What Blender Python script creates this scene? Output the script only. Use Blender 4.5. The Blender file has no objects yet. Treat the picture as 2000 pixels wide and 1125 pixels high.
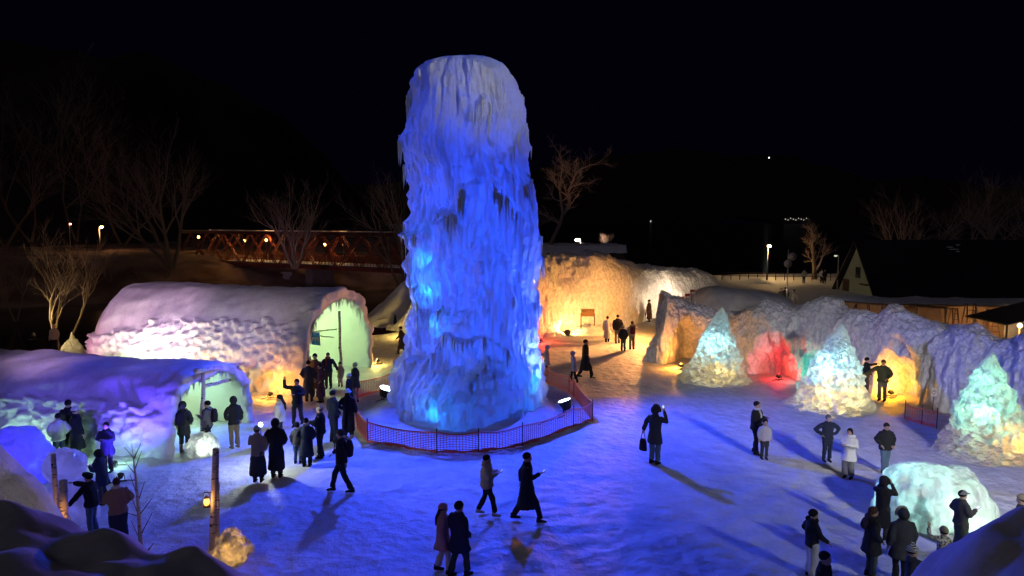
import bpy, bmesh, math, random
import numpy as np
from mathutils import Vector, Matrix, Quaternion
random.seed(7); np.random.seed(7)
SC = bpy.context.scene
COL = SC.collection

# ------------------------------------------------------------ camera, sky, exposure
F = 1390.0                      # focal length in photo pixels (photo 2000 wide)
EYE = 7.3                       # eye height over the plaza, from a viewing deck
PITCH = math.atan(132.0 / F)
CP, SP = math.cos(PITCH), math.sin(PITCH)
cam_data = bpy.data.cameras.new('camera')
cam_data.sensor_width = 36.0
cam_data.lens = F / 2000.0 * 36.0
cam_data.clip_start = 0.05
cam_data.clip_end = 9000.0
cam = bpy.data.objects.new('camera', cam_data)
COL.objects.link(cam)
cam.location = (0, 0, EYE)
cam.rotation_euler = (math.pi / 2 - PITCH, 0, 0)
SC.camera = cam

world = bpy.data.worlds.new('World')
SC.world = world
world.use_nodes = True
bg = world.node_tree.nodes['Background']
bg.inputs['Color'].default_value = (0.15, 0.16, 1.0, 1)
bg.inputs['Strength'].default_value = 0.0020

sun_data = bpy.data.lights.new('moonlight', 'SUN')
sun_data.energy = 0.07
sun_data.color = (0.95, 0.85, 1.0)
sun_data.angle = math.radians(12)
sun = bpy.data.objects.new('moonlight', sun_data)
COL.objects.link(sun)
sun.rotation_euler = (math.radians(48), 0, math.radians(-38))

vs = SC.view_settings
vs.view_transform = 'Standard'
vs.look = 'None'
vs.exposure = 0.0
vs.gamma = 1.0
vs.use_curve_mapping = False
SC.render.engine = 'CYCLES'
SC.cycles.use_denoising = True
SC.cycles.max_bounces = 5
SC.cycles.diffuse_bounces = 3
SC.cycles.glossy_bounces = 2
SC.cycles.transmission_bounces = 3
SC.cycles.transparent_max_bounces = 6
SC.cycles.caustics_reflective = False
SC.cycles.caustics_refractive = False
SC.cycles.sample_clamp_indirect = 1.5
SC.cycles.use_light_tree = False

# ------------------------------------------------------------ photo geometry helpers
def ray(u, v):
    x = (u - 1000.0) / F; y = (562.5 - v) / F
    return np.array([x, CP + SP * y, -SP + CP * y])
def G(u, v, z=0.0):
    d = ray(u, v); t = (z - EYE) / d[2]
    return np.array([d[0] * t, d[1] * t, z])
def at(u, v, Y):
    d = ray(u, v); t = Y / d[1]
    return np.array([d[0] * t, Y, EYE + d[2] * t])
def zat(v, Y): return at(1000, v, Y)[2]
def xat(u, Y, z=1.0):            # x of image column u at distance Y, height z
    depth = Y * CP + (EYE - z) * SP
    return (u - 1000.0) / F * depth

# ------------------------------------------------------------ noise
_rng = np.random.RandomState(11)
_perm = _rng.permutation(256); _perm = np.concatenate([_perm, _perm, _perm])
_grad = _rng.normal(size=(256, 3)); _grad /= np.linalg.norm(_grad, axis=1)[:, None]
_wp = _rng.rand(256, 3)
def _h(i, j, k): return _perm[_perm[_perm[i & 255] + (j & 255)] + (k & 255)]
def noise3(P, seed=0.0):
    shp = P.shape[:-1]
    P = P.reshape(-1, 3) + np.array([seed * 17.13, seed * 5.71, seed * 9.37])
    I = np.floor(P).astype(int); f = P - I
    w = f * f * f * (f * (f * 6 - 15) + 10)
    out = 0.0
    for dx in (0, 1):
        for dy in (0, 1):
            for dz in (0, 1):
                g = _grad[_h(I[:, 0] + dx, I[:, 1] + dy, I[:, 2] + dz)]
                d = f - np.array([dx, dy, dz])
                ww = (w[:, 0] if dx else 1 - w[:, 0]) * (w[:, 1] if dy else 1 - w[:, 1]) * (w[:, 2] if dz else 1 - w[:, 2])
                out = out + ww * (g * d).sum(1)
    return (out * 1.6).reshape(shp)
def fbm(P, octv=4, seed=0.0, gain=0.5):
    a, s, out = 1.0, 1.0, 0.0
    for o in range(octv):
        out = out + a * noise3(P * s, seed + o * 3.1)
        a *= gain; s *= 2.03
    return out
def worley(P, seed=0):
    shp = P.shape[:-1]
    P = P.reshape(-1, 3) + seed * 7.7
    I = np.floor(P).astype(int); f = P - I
    best = np.full(len(P), 9.0)
    for dx in (-1, 0, 1):
        for dy in (-1, 0, 1):
            for dz in (-1, 0, 1):
                q = _wp[_h(I[:, 0] + dx, I[:, 1] + dy, I[:, 2] + dz)] + np.array([dx, dy, dz])
                best = np.minimum(best, ((q - f) ** 2).sum(1))
    return np.sqrt(best).reshape(shp)
def sstep(a, b, x):
    t = np.clip((x - a) / (b - a), 0, 1)
    return t * t * (3 - 2 * t)

# ------------------------------------------------------------ mesh helpers
def raw_mesh(name, V, Q, smooth=True, tri=False, mat_idx=None):
    V = np.asarray(V, dtype=np.float32).reshape(-1, 3)
    Q = np.asarray(Q, dtype=np.int32)
    k = Q.shape[1]
    me = bpy.data.meshes.new(name)
    me.vertices.add(len(V)); me.vertices.foreach_set('co', V.ravel())
    me.loops.add(Q.size); me.loops.foreach_set('vertex_index', Q.ravel())
    me.polygons.add(len(Q))
    me.polygons.foreach_set('loop_start', np.arange(0, Q.size, k, dtype=np.int32))
    me.polygons.foreach_set('use_smooth', np.full(len(Q), smooth, dtype=bool))
    if mat_idx is not None:
        me.polygons.foreach_set('material_index', np.asarray(mat_idx, dtype=np.int32))
    me.update(calc_edges=True)
    return me
def grid_quads(nu, nv, wu=False, wv=False):
    iu = np.arange(nu if wu else nu - 1); iv = np.arange(nv if wv else nv - 1)
    A, B = np.meshgrid(iu, iv, indexing='ij')
    a = A * nv + B; b = ((A + 1) % nu) * nv + B
    c = ((A + 1) % nu) * nv + (B + 1) % nv; d = A * nv + (B + 1) % nv
    return np.stack([a, b, c, d], -1).reshape(-1, 4)
def grid_normals(V, wu=False, wv=False):
    du = (np.roll(V, -1, 0) - np.roll(V, 1, 0)); dv = (np.roll(V, -1, 1) - np.roll(V, 1, 1))
    if not wu: du[0] = V[1] - V[0]; du[-1] = V[-1] - V[-2]
    if not wv: dv[:, 0] = V[:, 1] - V[:, 0]; dv[:, -1] = V[:, -1] - V[:, -2]
    n = np.cross(du, dv)
    l = np.linalg.norm(n, axis=2, keepdims=True); l[l < 1e-9] = 1
    return n / l
def link(name, me, mat=None, parent=None):
    o = bpy.data.objects.new(name, me)
    COL.objects.link(o)
    if mat is not None and me is not None and not me.materials:
        for m in (mat if isinstance(mat, (list, tuple)) else [mat]): me.materials.append(m)
    if parent is not None: o.parent = parent
    return o
def tag(o, label=None, cat=None, group=None, kind=None):
    if label: o['label'] = label
    if cat: o['category'] = cat
    if group: o['group'] = group
    if kind: o['kind'] = kind
    return o
def empty(name, loc, rz=0.0, label=None, cat=None, group=None):
    o = bpy.data.objects.new(name, None)
    COL.objects.link(o)
    o.location = tuple(float(c) for c in loc); o.rotation_euler = (0, 0, rz)
    o.empty_display_size = 0.2
    return tag(o, label, cat, group)

class MB:
    """collects quads/tris of simple solids into one mesh"""
    def __init__(s): s.v = []; s.f = []; s.m = []; s.mi = 0
    def add(s, V, Fs):
        b = len(s.v); s.v += [tuple(float(c) for c in p) for p in V]
        for f in Fs: s.f.append(tuple(b + i for i in f)); s.m.append(s.mi)
    def box(s, lo, hi, M=None):
        (x0, y0, z0), (x1, y1, z1) = lo, hi
        V = [(x0, y0, z0), (x1, y0, z0), (x1, y1, z0), (x0, y1, z0), (x0, y0, z1), (x1, y0, z1), (x1, y1, z1), (x0, y1, z1)]
        if M is not None: V = [tuple(M @ Vector(p)) for p in V]
        s.add(V, [(0, 3, 2, 1), (4, 5, 6, 7), (0, 1, 5, 4), (1, 2, 6, 5), (2, 3, 7, 6), (3, 0, 4, 7)])
        return s
    def tube(s, pts, rad, n=8, ref=(1, 0, 0), cap=True):
        pts = [np.asarray(p, float) for p in pts]
        m = len(pts)
        if not isinstance(rad, (list, tuple)): rad = [rad] * m
        ref = np.asarray(ref, float); V = []
        px = None
        for i, p in enumerate(pts):
            t = pts[min(i + 1, m - 1)] - pts[max(i - 1, 0)]
            L = np.linalg.norm(t); t = t / (L if L > 1e-9 else 1)
            r0 = ref if px is None else px
            x = r0 - t * r0.dot(t)
            if np.linalg.norm(x) < 1e-3:
                r0 = np.array([0, 1, 0.01]); x = r0 - t * r0.dot(t)
            x /= np.linalg.norm(x); px = x
            y = np.cross(t, x)
            r = rad[i]; rx, ry = r if isinstance(r, (tuple, list)) else (r, r)
            for k in range(n):
                a = 2 * math.pi * k / n
                V.append(p + x * math.cos(a) * rx + y * math.sin(a) * ry)
        Fs = []
        for i in range(m - 1):
            for k in range(n):
                Fs.append((i * n + k, i * n + (k + 1) % n, (i + 1) * n + (k + 1) % n, (i + 1) * n + k))
        if cap:
            Fs.append(tuple(range(n - 1, -1, -1))); Fs.append(tuple((m - 1) * n + k for k in range(n)))
        s.add(V, Fs); return s
    def ball(s, c, r, n=10, m=6):
        rx, ry, rz = r if isinstance(r, (tuple, list)) else (r, r, r)
        V = [(c[0], c[1], c[2] - rz)]
        for i in range(1, m):
            a = -math.pi / 2 + math.pi * i / m
            for k in range(n):
                b = 2 * math.pi * k / n
                V.append((c[0] + rx * math.cos(a) * math.cos(b), c[1] + ry * math.cos(a) * math.sin(b), c[2] + rz * math.sin(a)))
        V.append((c[0], c[1], c[2] + rz)); top = len(V) - 1
        Fs = []
        for k in range(n):
            Fs.append((0, 1 + (k + 1) % n, 1 + k))
            Fs.append((top, top - n + k, top - n + (k + 1) % n))
        for i in range(m - 2):
            for k in range(n):
                a = 1 + i * n; Fs.append((a + k, a + (k + 1) % n, a + n + (k + 1) % n, a + n + k))
        s.add(V, Fs); return s
    def mesh(s, name, smooth=True):
        me = bpy.data.meshes.new(name)
        me.from_pydata(s.v, [], s.f)
        me.polygons.foreach_set('use_smooth', np.full(len(s.f), smooth, dtype=bool))
        if any(s.m): me.polygons.foreach_set('material_index', np.array(s.m, dtype=np.int32))
        me.update()
        return me
    def build(s, name, mat, parent=None, smooth=True): return link(name, s.mesh(name, smooth), mat, parent)

# ------------------------------------------------------------ materials
def _bsdf(m):
    m.use_nodes = True
    return m.node_tree, m.node_tree.nodes['Principled BSDF']
_MC = {}
def mat(name, col, rough=0.6, metal=0.0, emit=None, estr=0.0, col2=None, nscale=6.0, bump=0.0, bscale=20.0, spec=0.5):
    if name in _MC: return _MC[name]
    m = bpy.data.materials.new(name); nt, b = _bsdf(m)
    b.inputs['Base Color'].default_value = (*col, 1); b.inputs['Roughness'].default_value = rough
    b.inputs['Metallic'].default_value = metal; b.inputs['Specular IOR Level'].default_value = spec
    if emit: b.inputs['Emission Color'].default_value = (*emit, 1); b.inputs['Emission Strength'].default_value = estr
    tc = None
    if col2 or bump:
        tc = nt.nodes.new('ShaderNodeTexCoord')
    if col2:
        n = nt.nodes.new('ShaderNodeTexNoise'); n.inputs['Scale'].default_value = nscale; n.inputs['Detail'].default_value = 4
        nt.links.new(tc.outputs['Object'], n.inputs['Vector'])
        r = nt.nodes.new('ShaderNodeValToRGB')
        r.color_ramp.elements[0].position = 0.35; r.color_ramp.elements[1].position = 0.65
        r.color_ramp.elements[0].color = (*col, 1); r.color_ramp.elements[1].color = (*col2, 1)
        nt.links.new(n.outputs['Fac'], r.inputs['Fac']); nt.links.new(r.outputs['Color'], b.inputs['Base Color'])
    if bump:
        n2 = nt.nodes.new('ShaderNodeTexNoise'); n2.inputs['Scale'].default_value = bscale; n2.inputs['Detail'].default_value = 3
        bp = nt.nodes.new('ShaderNodeBump'); bp.inputs['Strength'].default_value = bump; bp.inputs['Distance'].default_value = 0.02
        nt.links.new(tc.outputs['Object'], n2.inputs['Vector']); nt.links.new(n2.outputs['Fac'], bp.inputs['Height'])
        nt.links.new(bp.outputs['Normal'], b.inputs['Normal'])
    _MC[name] = m
    return m
def emis(name, col, s): return mat(name, (0.02, 0.02, 0.02), 0.5, emit=col, estr=s)

def ice_mat(name, col=(0.74, 0.80, 0.86), trans=0.0, tcol=(0.8, 0.9, 1.0), rough=0.32, stretch=1.0, pscale=2.0,
            lo=0.40, hi=0.60, floor=0.15, snowtop=0.0, bump=0.6, bscale=7.0, bdist=0.06, dirt=None, cell=0.0, streak=0.0, sscale=7.0):
    m = bpy.data.materials.new(name); nt, b = _bsdf(m); N = nt.nodes; L = nt.links
    out = N['Material Output']
    b.inputs['Base Color'].default_value = (*col, 1); b.inputs['Roughness'].default_value = rough
    tc = N.new('ShaderNodeTexCoord'); mp = N.new('ShaderNodeMapping')
    mp.inputs['Scale'].default_value = (1, 1, stretch)
    L.new(tc.outputs['Object'], mp.inputs['Vector'])
    n1 = N.new('ShaderNodeTexNoise'); n1.inputs['Scale'].default_value = bscale; n1.inputs['Detail'].default_value = 6; n1.inputs['Roughness'].default_value = 0.62
    L.new(mp.outputs['Vector'], n1.inputs['Vector'])
    height = n1.outputs['Fac']
    if cell:
        vo = N.new('ShaderNodeTexVoronoi'); vo.inputs['Scale'].default_value = bscale * 1.3; vo.feature = 'SMOOTH_F1'
        L.new(mp.outputs['Vector'], vo.inputs['Vector'])
        mu = N.new('ShaderNodeMath'); mu.operation = 'MULTIPLY_ADD'; mu.inputs[1].default_value = -cell
        L.new(vo.outputs['Distance'], mu.inputs[0]); L.new(height, mu.inputs[2]); height = mu.outputs[0]
    bp = N.new('ShaderNodeBump'); bp.inputs['Strength'].default_value = bump; bp.inputs['Distance'].default_value = bdist
    L.new(height, bp.inputs['Height']); L.new(bp.outputs['Normal'], b.inputs['Normal'])
    n2 = N.new('ShaderNodeTexNoise'); n2.inputs['Scale'].default_value = pscale; n2.inputs['Detail'].default_value = 5; n2.inputs['Roughness'].default_value = 0.6
    L.new(mp.outputs['Vector'], n2.inputs['Vector'])
    r = N.new('ShaderNodeMapRange'); r.interpolation_type = 'SMOOTHSTEP'
    r.inputs['From Min'].default_value = lo; r.inputs['From Max'].default_value = hi
    r.inputs['To Min'].default_value = floor; r.inputs['To Max'].default_value = 1.0
    L.new(n2.outputs['Fac'], r.inputs['Value'])
    fac = r.outputs['Result']
    if streak:
        m2 = N.new('ShaderNodeMapping'); m2.inputs['Scale'].default_value = (1, 1, 0.14); L.new(tc.outputs['Object'], m2.inputs['Vector'])
        n3 = N.new('ShaderNodeTexNoise'); n3.inputs['Scale'].default_value = sscale; n3.inputs['Detail'].default_value = 5; n3.inputs['Roughness'].default_value = 0.7; L.new(m2.outputs['Vector'], n3.inputs['Vector'])
        r3 = N.new('ShaderNodeMapRange'); r3.inputs['From Min'].default_value = 0.38; r3.inputs['From Max'].default_value = 0.62; r3.inputs['To Min'].default_value = 1 - streak; L.new(n3.outputs['Fac'], r3.inputs['Value'])
        mu3 = N.new('ShaderNodeMath'); mu3.operation = 'MULTIPLY'; L.new(fac, mu3.inputs[0]); L.new(r3.outputs['Result'], mu3.inputs[1]); fac = mu3.outputs[0]
    if dirt:
        mc = N.new('ShaderNodeMix'); mc.data_type = 'RGBA'
        mc.inputs[6].default_value = (*dirt, 1); mc.inputs[7].default_value = (*col, 1)
        L.new(fac, mc.inputs[0]); L.new(mc.outputs[2], b.inputs['Base Color'])
    if trans:
        if snowtop:
            ge = N.new('ShaderNodeNewGeometry'); sx = N.new('ShaderNodeSeparateXYZ'); L.new(ge.outputs['Normal'], sx.inputs[0])
            q = N.new('ShaderNodeMapRange'); q.interpolation_type = 'SMOOTHSTEP'
            q.inputs['From Min'].default_value = 0.28; q.inputs['From Max'].default_value = 0.62
            q.inputs['To Min'].default_value = 1.0; q.inputs['To Max'].default_value = 1.0 - snowtop
            L.new(sx.outputs['Z'], q.inputs['Value'])
            mm = N.new('ShaderNodeMath'); mm.operation = 'MULTIPLY'; L.new(fac, mm.inputs[0]); L.new(q.outputs['Result'], mm.inputs[1]); fac = mm.outputs[0]
        sc = N.new('ShaderNodeMath'); sc.operation = 'MULTIPLY'; sc.inputs[1].default_value = trans
        L.new(fac, sc.inputs[0])
        tr = N.new('ShaderNodeBsdfTranslucent'); tr.inputs['Color'].default_value = (*tcol, 1)
        L.new(bp.outputs['Normal'], tr.inputs['Normal'])
        mx = N.new('ShaderNodeMixShader')
        L.new(sc.outputs[0], mx.inputs[0]); L.new(b.outputs[0], mx.inputs[1]); L.new(tr.outputs[0], mx.inputs[2])
        L.new(mx.outputs[0], out.inputs['Surface'])
    return m

def snow_mat(name, col=(0.78, 0.80, 0.84), bump=0.5, scales=(1.6, 9.0), dist=0.05, rough=0.62, trampled=False):
    m = bpy.data.materials.new(name); nt, b = _bsdf(m); N = nt.nodes; L = nt.links
    b.inputs['Roughness'].default_value = rough
    tc = N.new('ShaderNodeTexCoord')
    a = N.new('ShaderNodeTexNoise'); a.inputs['Scale'].default_value = scales[0]; a.inputs['Detail'].default_value = 5
    c = N.new('ShaderNodeTexNoise'); c.inputs['Scale'].default_value = scales[1]; c.inputs['Detail'].default_value = 4; c.inputs['Roughness'].default_value = 0.65
    for x in (a, c): L.new(tc.outputs['Object'], x.inputs['Vector'])
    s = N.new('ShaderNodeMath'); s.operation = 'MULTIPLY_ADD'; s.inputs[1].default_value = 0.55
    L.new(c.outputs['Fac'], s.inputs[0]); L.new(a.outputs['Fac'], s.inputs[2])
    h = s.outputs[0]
    if trampled:
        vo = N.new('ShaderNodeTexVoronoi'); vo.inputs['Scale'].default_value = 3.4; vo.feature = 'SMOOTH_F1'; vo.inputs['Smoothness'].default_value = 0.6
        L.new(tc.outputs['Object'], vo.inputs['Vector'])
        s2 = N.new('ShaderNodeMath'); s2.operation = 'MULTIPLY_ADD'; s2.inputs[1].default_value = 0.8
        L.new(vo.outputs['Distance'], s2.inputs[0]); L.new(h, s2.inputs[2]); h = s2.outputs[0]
    bp = N.new('ShaderNodeBump'); bp.inputs['Strength'].default_value = bump; bp.inputs['Distance'].default_value = dist
    L.new(h, bp.inputs['Height']); L.new(bp.outputs['Normal'], b.inputs['Normal'])
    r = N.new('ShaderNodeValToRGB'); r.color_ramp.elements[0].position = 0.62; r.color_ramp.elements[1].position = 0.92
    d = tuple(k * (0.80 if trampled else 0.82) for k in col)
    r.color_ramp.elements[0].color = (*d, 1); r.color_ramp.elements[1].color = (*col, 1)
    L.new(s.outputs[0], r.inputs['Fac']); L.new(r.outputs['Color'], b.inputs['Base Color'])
    return m

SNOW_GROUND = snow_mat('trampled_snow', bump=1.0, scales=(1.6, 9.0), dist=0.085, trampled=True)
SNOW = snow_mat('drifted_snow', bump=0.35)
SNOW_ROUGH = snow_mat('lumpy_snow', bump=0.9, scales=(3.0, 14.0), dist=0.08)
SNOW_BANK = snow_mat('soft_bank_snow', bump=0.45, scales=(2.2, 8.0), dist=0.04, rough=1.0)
STEEL = mat('dark_steel', (0.03, 0.03, 0.035), 0.45, 0.6)
BLACK_METAL = mat('black_painted_metal', (0.02, 0.02, 0.022), 0.5)
WOOD_DARK = mat('dark_wood', (0.10, 0.055, 0.03), 0.8, col2=(0.06, 0.03, 0.018), nscale=9, bump=0.4)
ORANGE_NET = mat('orange_plastic_net', (0.90, 0.20, 0.12), 0.5)
BARK = mat('grey_bark', (0.26, 0.20, 0.17), 0.9, col2=(0.15, 0.11, 0.09), nscale=12, bump=0.5, bscale=30)
TWIG = mat('twig_bark', (0.30, 0.22, 0.20), 0.9)

# ------------------------------------------------------------ lights (always inside a lamp's builder)
def point(name, loc, power, col, radius=0.1, parent=None):
    d = bpy.data.lights.new(name, 'POINT'); d.energy = power; d.color = col; d.shadow_soft_size = radius
    o = bpy.data.objects.new(name, d); COL.objects.link(o); o.location = tuple(float(c) for c in loc)
    if parent is not None: o.parent = parent
    return o
def spot(name, loc, target, power, col, radius=0.1, angle=90, blend=0.6, parent=None):
    d = bpy.data.lights.new(name, 'SPOT'); d.energy = power; d.color = col; d.shadow_soft_size = radius
    d.spot_size = math.radians(angle); d.spot_blend = blend
    o = bpy.data.objects.new(name, d); COL.objects.link(o)
    o.location = tuple(float(c) for c in loc)
    v = Vector([float(t - l) for t, l in zip(target, loc)])
    o.rotation_euler = v.to_track_quat('-Z', 'Y').to_euler()
    if parent is not None: o.parent = parent
    return o
LK = dict(tower_in=0.55, tower_spot=0.5, ground=0.78, cone=1.3, flood=1.8, small=1.0, tunA=1.0, tunB=0.95, tun_in=1.3, mast=1.0, street=1.0, bridge=0.6, lantern=0.18)   # lamp output gains
# ============================================================ SETTING: ground, water, hills
def ground_z(x, y):
    q = -0.5 * x + 0.87 * y
    river = sstep(43.5, 47.5, q) * sstep(-6.0, -11.0, x) * (1 - sstep(84, 104, q))
    far = sstep(84, 104, q) * sstep(-6.0, -11.0, x)
    lake = sstep(96, 104, y) * sstep(-14, -6, x)
    return -2.6 * river + 2.5 * far - 3.0 * lake
def lines(*segs):
    out = []
    for a, b, s in segs: out += list(np.arange(a, b, s))
    return np.array(out + [segs[-1][1]])
gx = lines((-700, -120, 40), (-120, -30, 2.5), (-30, -14, 0.5), (-14, 17, 0.125), (17, 40, 0.6), (40, 120, 4), (120, 700, 40))
gy = lines((-40, 8, 2.0), (8, 34, 0.125), (34, 56, 0.35), (56, 110, 1.2), (110, 240, 8), (240, 900, 60))
X, Y = np.meshgrid(gx, gy, indexing='ij')
Z = ground_z(X, Y)
P3 = np.stack([X, Y, X * 0], -1)
near = (1 - sstep(40, 60, np.abs(Y - 25))) * (1 - sstep(22, 34, np.abs(X)))
Z = Z + near * (0.045 * fbm(P3 * 0.45, 3, 1) + 0.022 * fbm(P3 * 2.1, 3, 5))
lumps = worley(P3[::1] * 1.9, 3)
Z = Z - near * 0.05 * (lumps - 0.5)
Z = Z + (1 - near) * 0.25 * fbm(P3 * 0.05, 3, 9)
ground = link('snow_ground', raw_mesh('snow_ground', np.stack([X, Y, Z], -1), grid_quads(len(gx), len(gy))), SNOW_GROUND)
tag(ground, kind='structure')

SCRUB = mat('bank_scrub', (0.10, 0.05, 0.03), 0.95, col2=(0.30, 0.20, 0.15), nscale=0.25, bump=1.0, bscale=1.2)
bxs, bys = np.linspace(-230, -8, 150), np.linspace(60, 200, 110)
BA, BB = np.meshgrid(bxs, bys, indexing='ij'); qb = -0.5 * BA + 0.87 * BB
BV = np.stack([BA, BB, ground_z(BA, BB) + 0.35 + 0.35 * fbm(np.stack([BA, BB, BA * 0], -1) * 0.25, 3, 14)], -1)
bq = grid_quads(150, 110); keep = qb.ravel()[bq].min(1) > 83
tag(link('river_bank', raw_mesh('river_bank', BV, bq[keep]), SCRUB), kind='structure')
WATER = mat('dark_water', (0.004, 0.005, 0.008), 0.12, bump=0.15, bscale=1.5)
def sheet(name, x0, x1, y0, y1, z, m, nx=2, ny=2):
    xs = np.linspace(x0, x1, nx); ys = np.linspace(y0, y1, ny)
    A, B = np.meshgrid(xs, ys, indexing='ij')
    return tag(link(name, raw_mesh(name, np.stack([A, B, A * 0 + z], -1), grid_quads(nx, ny)), m), kind='structure')
sheet('river', -120, -7.5, 36, 140, -1.6, WATER, 12, 12)
sheet('lake', -20, 700, 98, 3500, -1.5, WATER, 12, 12)

FOREST = mat('winter_forest', (0.020, 0.011, 0.009), 0.95, col2=(0.035, 0.016, 0.012), nscale=0.08, bump=0.6, bscale=0.4)
def hill(name, x0, x1, y0, y1, hfun, m, nx=80, ny=40):
    xs = np.linspace(x0, x1, nx); ys = np.linspace(y0, y1, ny)
    A, B = np.meshgrid(xs, ys, indexing='ij')
    return tag(link(name, raw_mesh(name, np.stack([A, B, hfun(A, B)], -1), grid_quads(nx, ny)), m), kind='structure')
hill('wooded_hill', -330, -50, 112, 330,
     lambda a, b: -1 + 60 * sstep(112, 260, b - 0.35 * (a + 60)) * sstep(-40, -120, a) + 5 * fbm(np.stack([a, b, a * 0], -1) * 0.04, 3, 4), FOREST)
hill('far_mountain', -2500, 3200, 3400, 5200,
     lambda a, b: -20 + (330 + 110 * np.sin(a / 700.0)) * sstep(3400, 4600, b) + 60 * fbm(np.stack([a, b, a * 0], -1) * 0.002, 3, 8), FOREST, 60, 30)

# ============================================================ ICE: sweeps
def spow(x, p): return np.sign(x) * np.abs(x) ** p
def finish(name, V, m, parent, wu=False, wv=False):
    Q = grid_quads(V.shape[0], V.shape[1], wu, wv); W = V.reshape(-1, 3)
    c = np.array([W[:, 0].mean(), W[:, 1].mean(), W[:, 2].min() - 0.1]); a, b, d = (W[Q[:, k]] - c for k in (0, 1, 2))
    if (a * np.cross(b, d)).sum() < 0: Q = Q[:, ::-1]          # faces look outwards
    return link(name, raw_mesh(name, V, Q), m, parent)

# ---- the tall blue ice tower
TYC = 27.6
TOWER_ICE = ice_mat('tower_ice', col=(0.70, 0.72, 0.70), trans=0.62, tcol=(0.75, 0.85, 1.0), rough=0.28, stretch=0.30, pscale=1.0,
                    lo=0.32, hi=0.48, floor=0.42, snowtop=0.38, bump=1.0, bscale=6.0, bdist=0.13, cell=0.6, streak=0.6, sscale=7.0)
vL = [105, 112, 120, 135, 150, 180, 230, 285, 330, 370, 430, 455, 480, 520, 545, 580, 617, 632, 664, 691, 715, 730, 750, 773, 793, 816, 845]
uL = [885, 850, 828, 815, 811, 807, 800, 787, 797, 805, 803, 796, 792, 798, 793, 800, 806, 801, 790, 792, 799, 790, 779, 774, 770, 764, 752]
vR = [105, 112, 122, 135, 150, 180, 215, 250, 300, 330, 355, 400, 430, 470, 500, 560, 620, 650, 690, 720, 750, 790, 815, 845]
uR = [945, 968, 985, 995, 1003, 1017, 1027, 1026, 1027, 1031, 1037, 1042, 1047, 1051, 1053, 1051, 1046, 1050, 1050, 1057, 1063, 1063, 1066, 1072]
ttop, tbase = zat(105, TYC), zat(845, TYC)
nth, nz = 440, 520
vv = np.concatenate([np.linspace(845, 150, nz - 60), np.linspace(149, 105, 60)])
zc = np.array([zat(v, TYC) for v in vv]); zc = (zc - zc[0])
zc = zc / zc[-1] * ttop - 0.15
xl = np.array([at(np.interp(v, vL, uL), v, TYC)[0] for v in vv]); xr = np.array([at(np.interp(v, vR, uR), v, TYC)[0] for v in vv])
cx, hw = (xl + xr) / 2, (xr - xl) / 2
k = 7; ker = np.ones(k) / k
cxs = np.convolve(np.pad(cx, k // 2, 'edge'), ker, 'valid'); 
th = np.linspace(0, 2 * math.pi, nth, endpoint=False)
TH, ZC = np.meshgrid(th, zc, indexing='ij')
HWs = np.broadcast_to(hw, TH.shape); CXs = np.broadcast_to(cxs, TH.shape)
circ = np.stack([np.cos(TH) * 2.2, np.sin(TH) * 2.2, ZC], -1)
front = np.abs(np.sin(TH))                       # 1 on the front and back, 0 at the silhouette flanks
lobe = 0.34 * fbm(circ * np.array([0.55, 0.55, 0.42]), 2, 2)
ph = ZC / 1.9 + 1.1 * noise3(circ * np.array([0.5, 0.5, 0.28]), 6) + 0.5 * noise3(circ * np.array([1.3, 1.3, 0.8]), 7)
t = ph - np.floor(ph)
ledge = np.where(t > 0.80, (1 - t) / 0.20, (t / 0.80) ** 1.5)
ledge_amp = 0.28 * sstep(-0.35, 0.35, noise3(circ * 0.55, 12))
ribs = 0.10 * noise3(circ * np.array([4.2, 4.2, 0.30]), 3) + 0.075 * noise3(circ * np.array([9, 9, 0.6]), 4) + 0.035 * fbm(circ * np.array([3.5, 3.5, 3.5]), 3, 8)
knobmask = sstep(-0.05, 0.4, noise3(circ * 0.5, 21) + 0.6 * sstep(0.2, -1.0, np.cos(TH)) + 0.3 * sstep(3.5, 1.0, ZC))
wl = worley(circ * np.array([2.6, 2.6, 1.9]), 2)
knobs = 0.30 * (0.55 - wl) * knobmask
topfade = 1 - sstep(ttop - 0.9, ttop - 0.1, ZC)
flank = 0.45 + 0.55 * front
R = HWs * (1 + 0.0 * TH) + (lobe * flank + ledge * ledge_amp * flank + knobs + ribs) * (0.25 + 0.75 * topfade) * 0.95 - 0.06
depthk = 0.96
bulge = 0.55 * np.exp(-((ZC - 1.0) / 0.75) ** 2) * np.exp(-((np.sin(TH) + 1) / 0.35) ** 2)
R = R + bulge
V = np.stack([CXs + np.cos(TH) * R, TYC + np.sin(TH) * R * depthk, ZC + 0.05 * noise3(circ * 2.5, 31) * topfade], -1)
V[:, -1, :2] = np.stack([np.full(nth, cxs[-1]), np.full(nth, TYC)], -1) + 0.02 * np.stack([np.cos(th), np.sin(th)], -1)
tower = empty('ice_tower', (cxs[0], TYC, 0), 0, 'towering blue-lit column of frozen ice rising inside the orange net fence', 'ice tower')
V0 = V - np.array([cxs[0], TYC, 0])
finish('ice_column', V0, TOWER_ICE, tower, wu=True)
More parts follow.
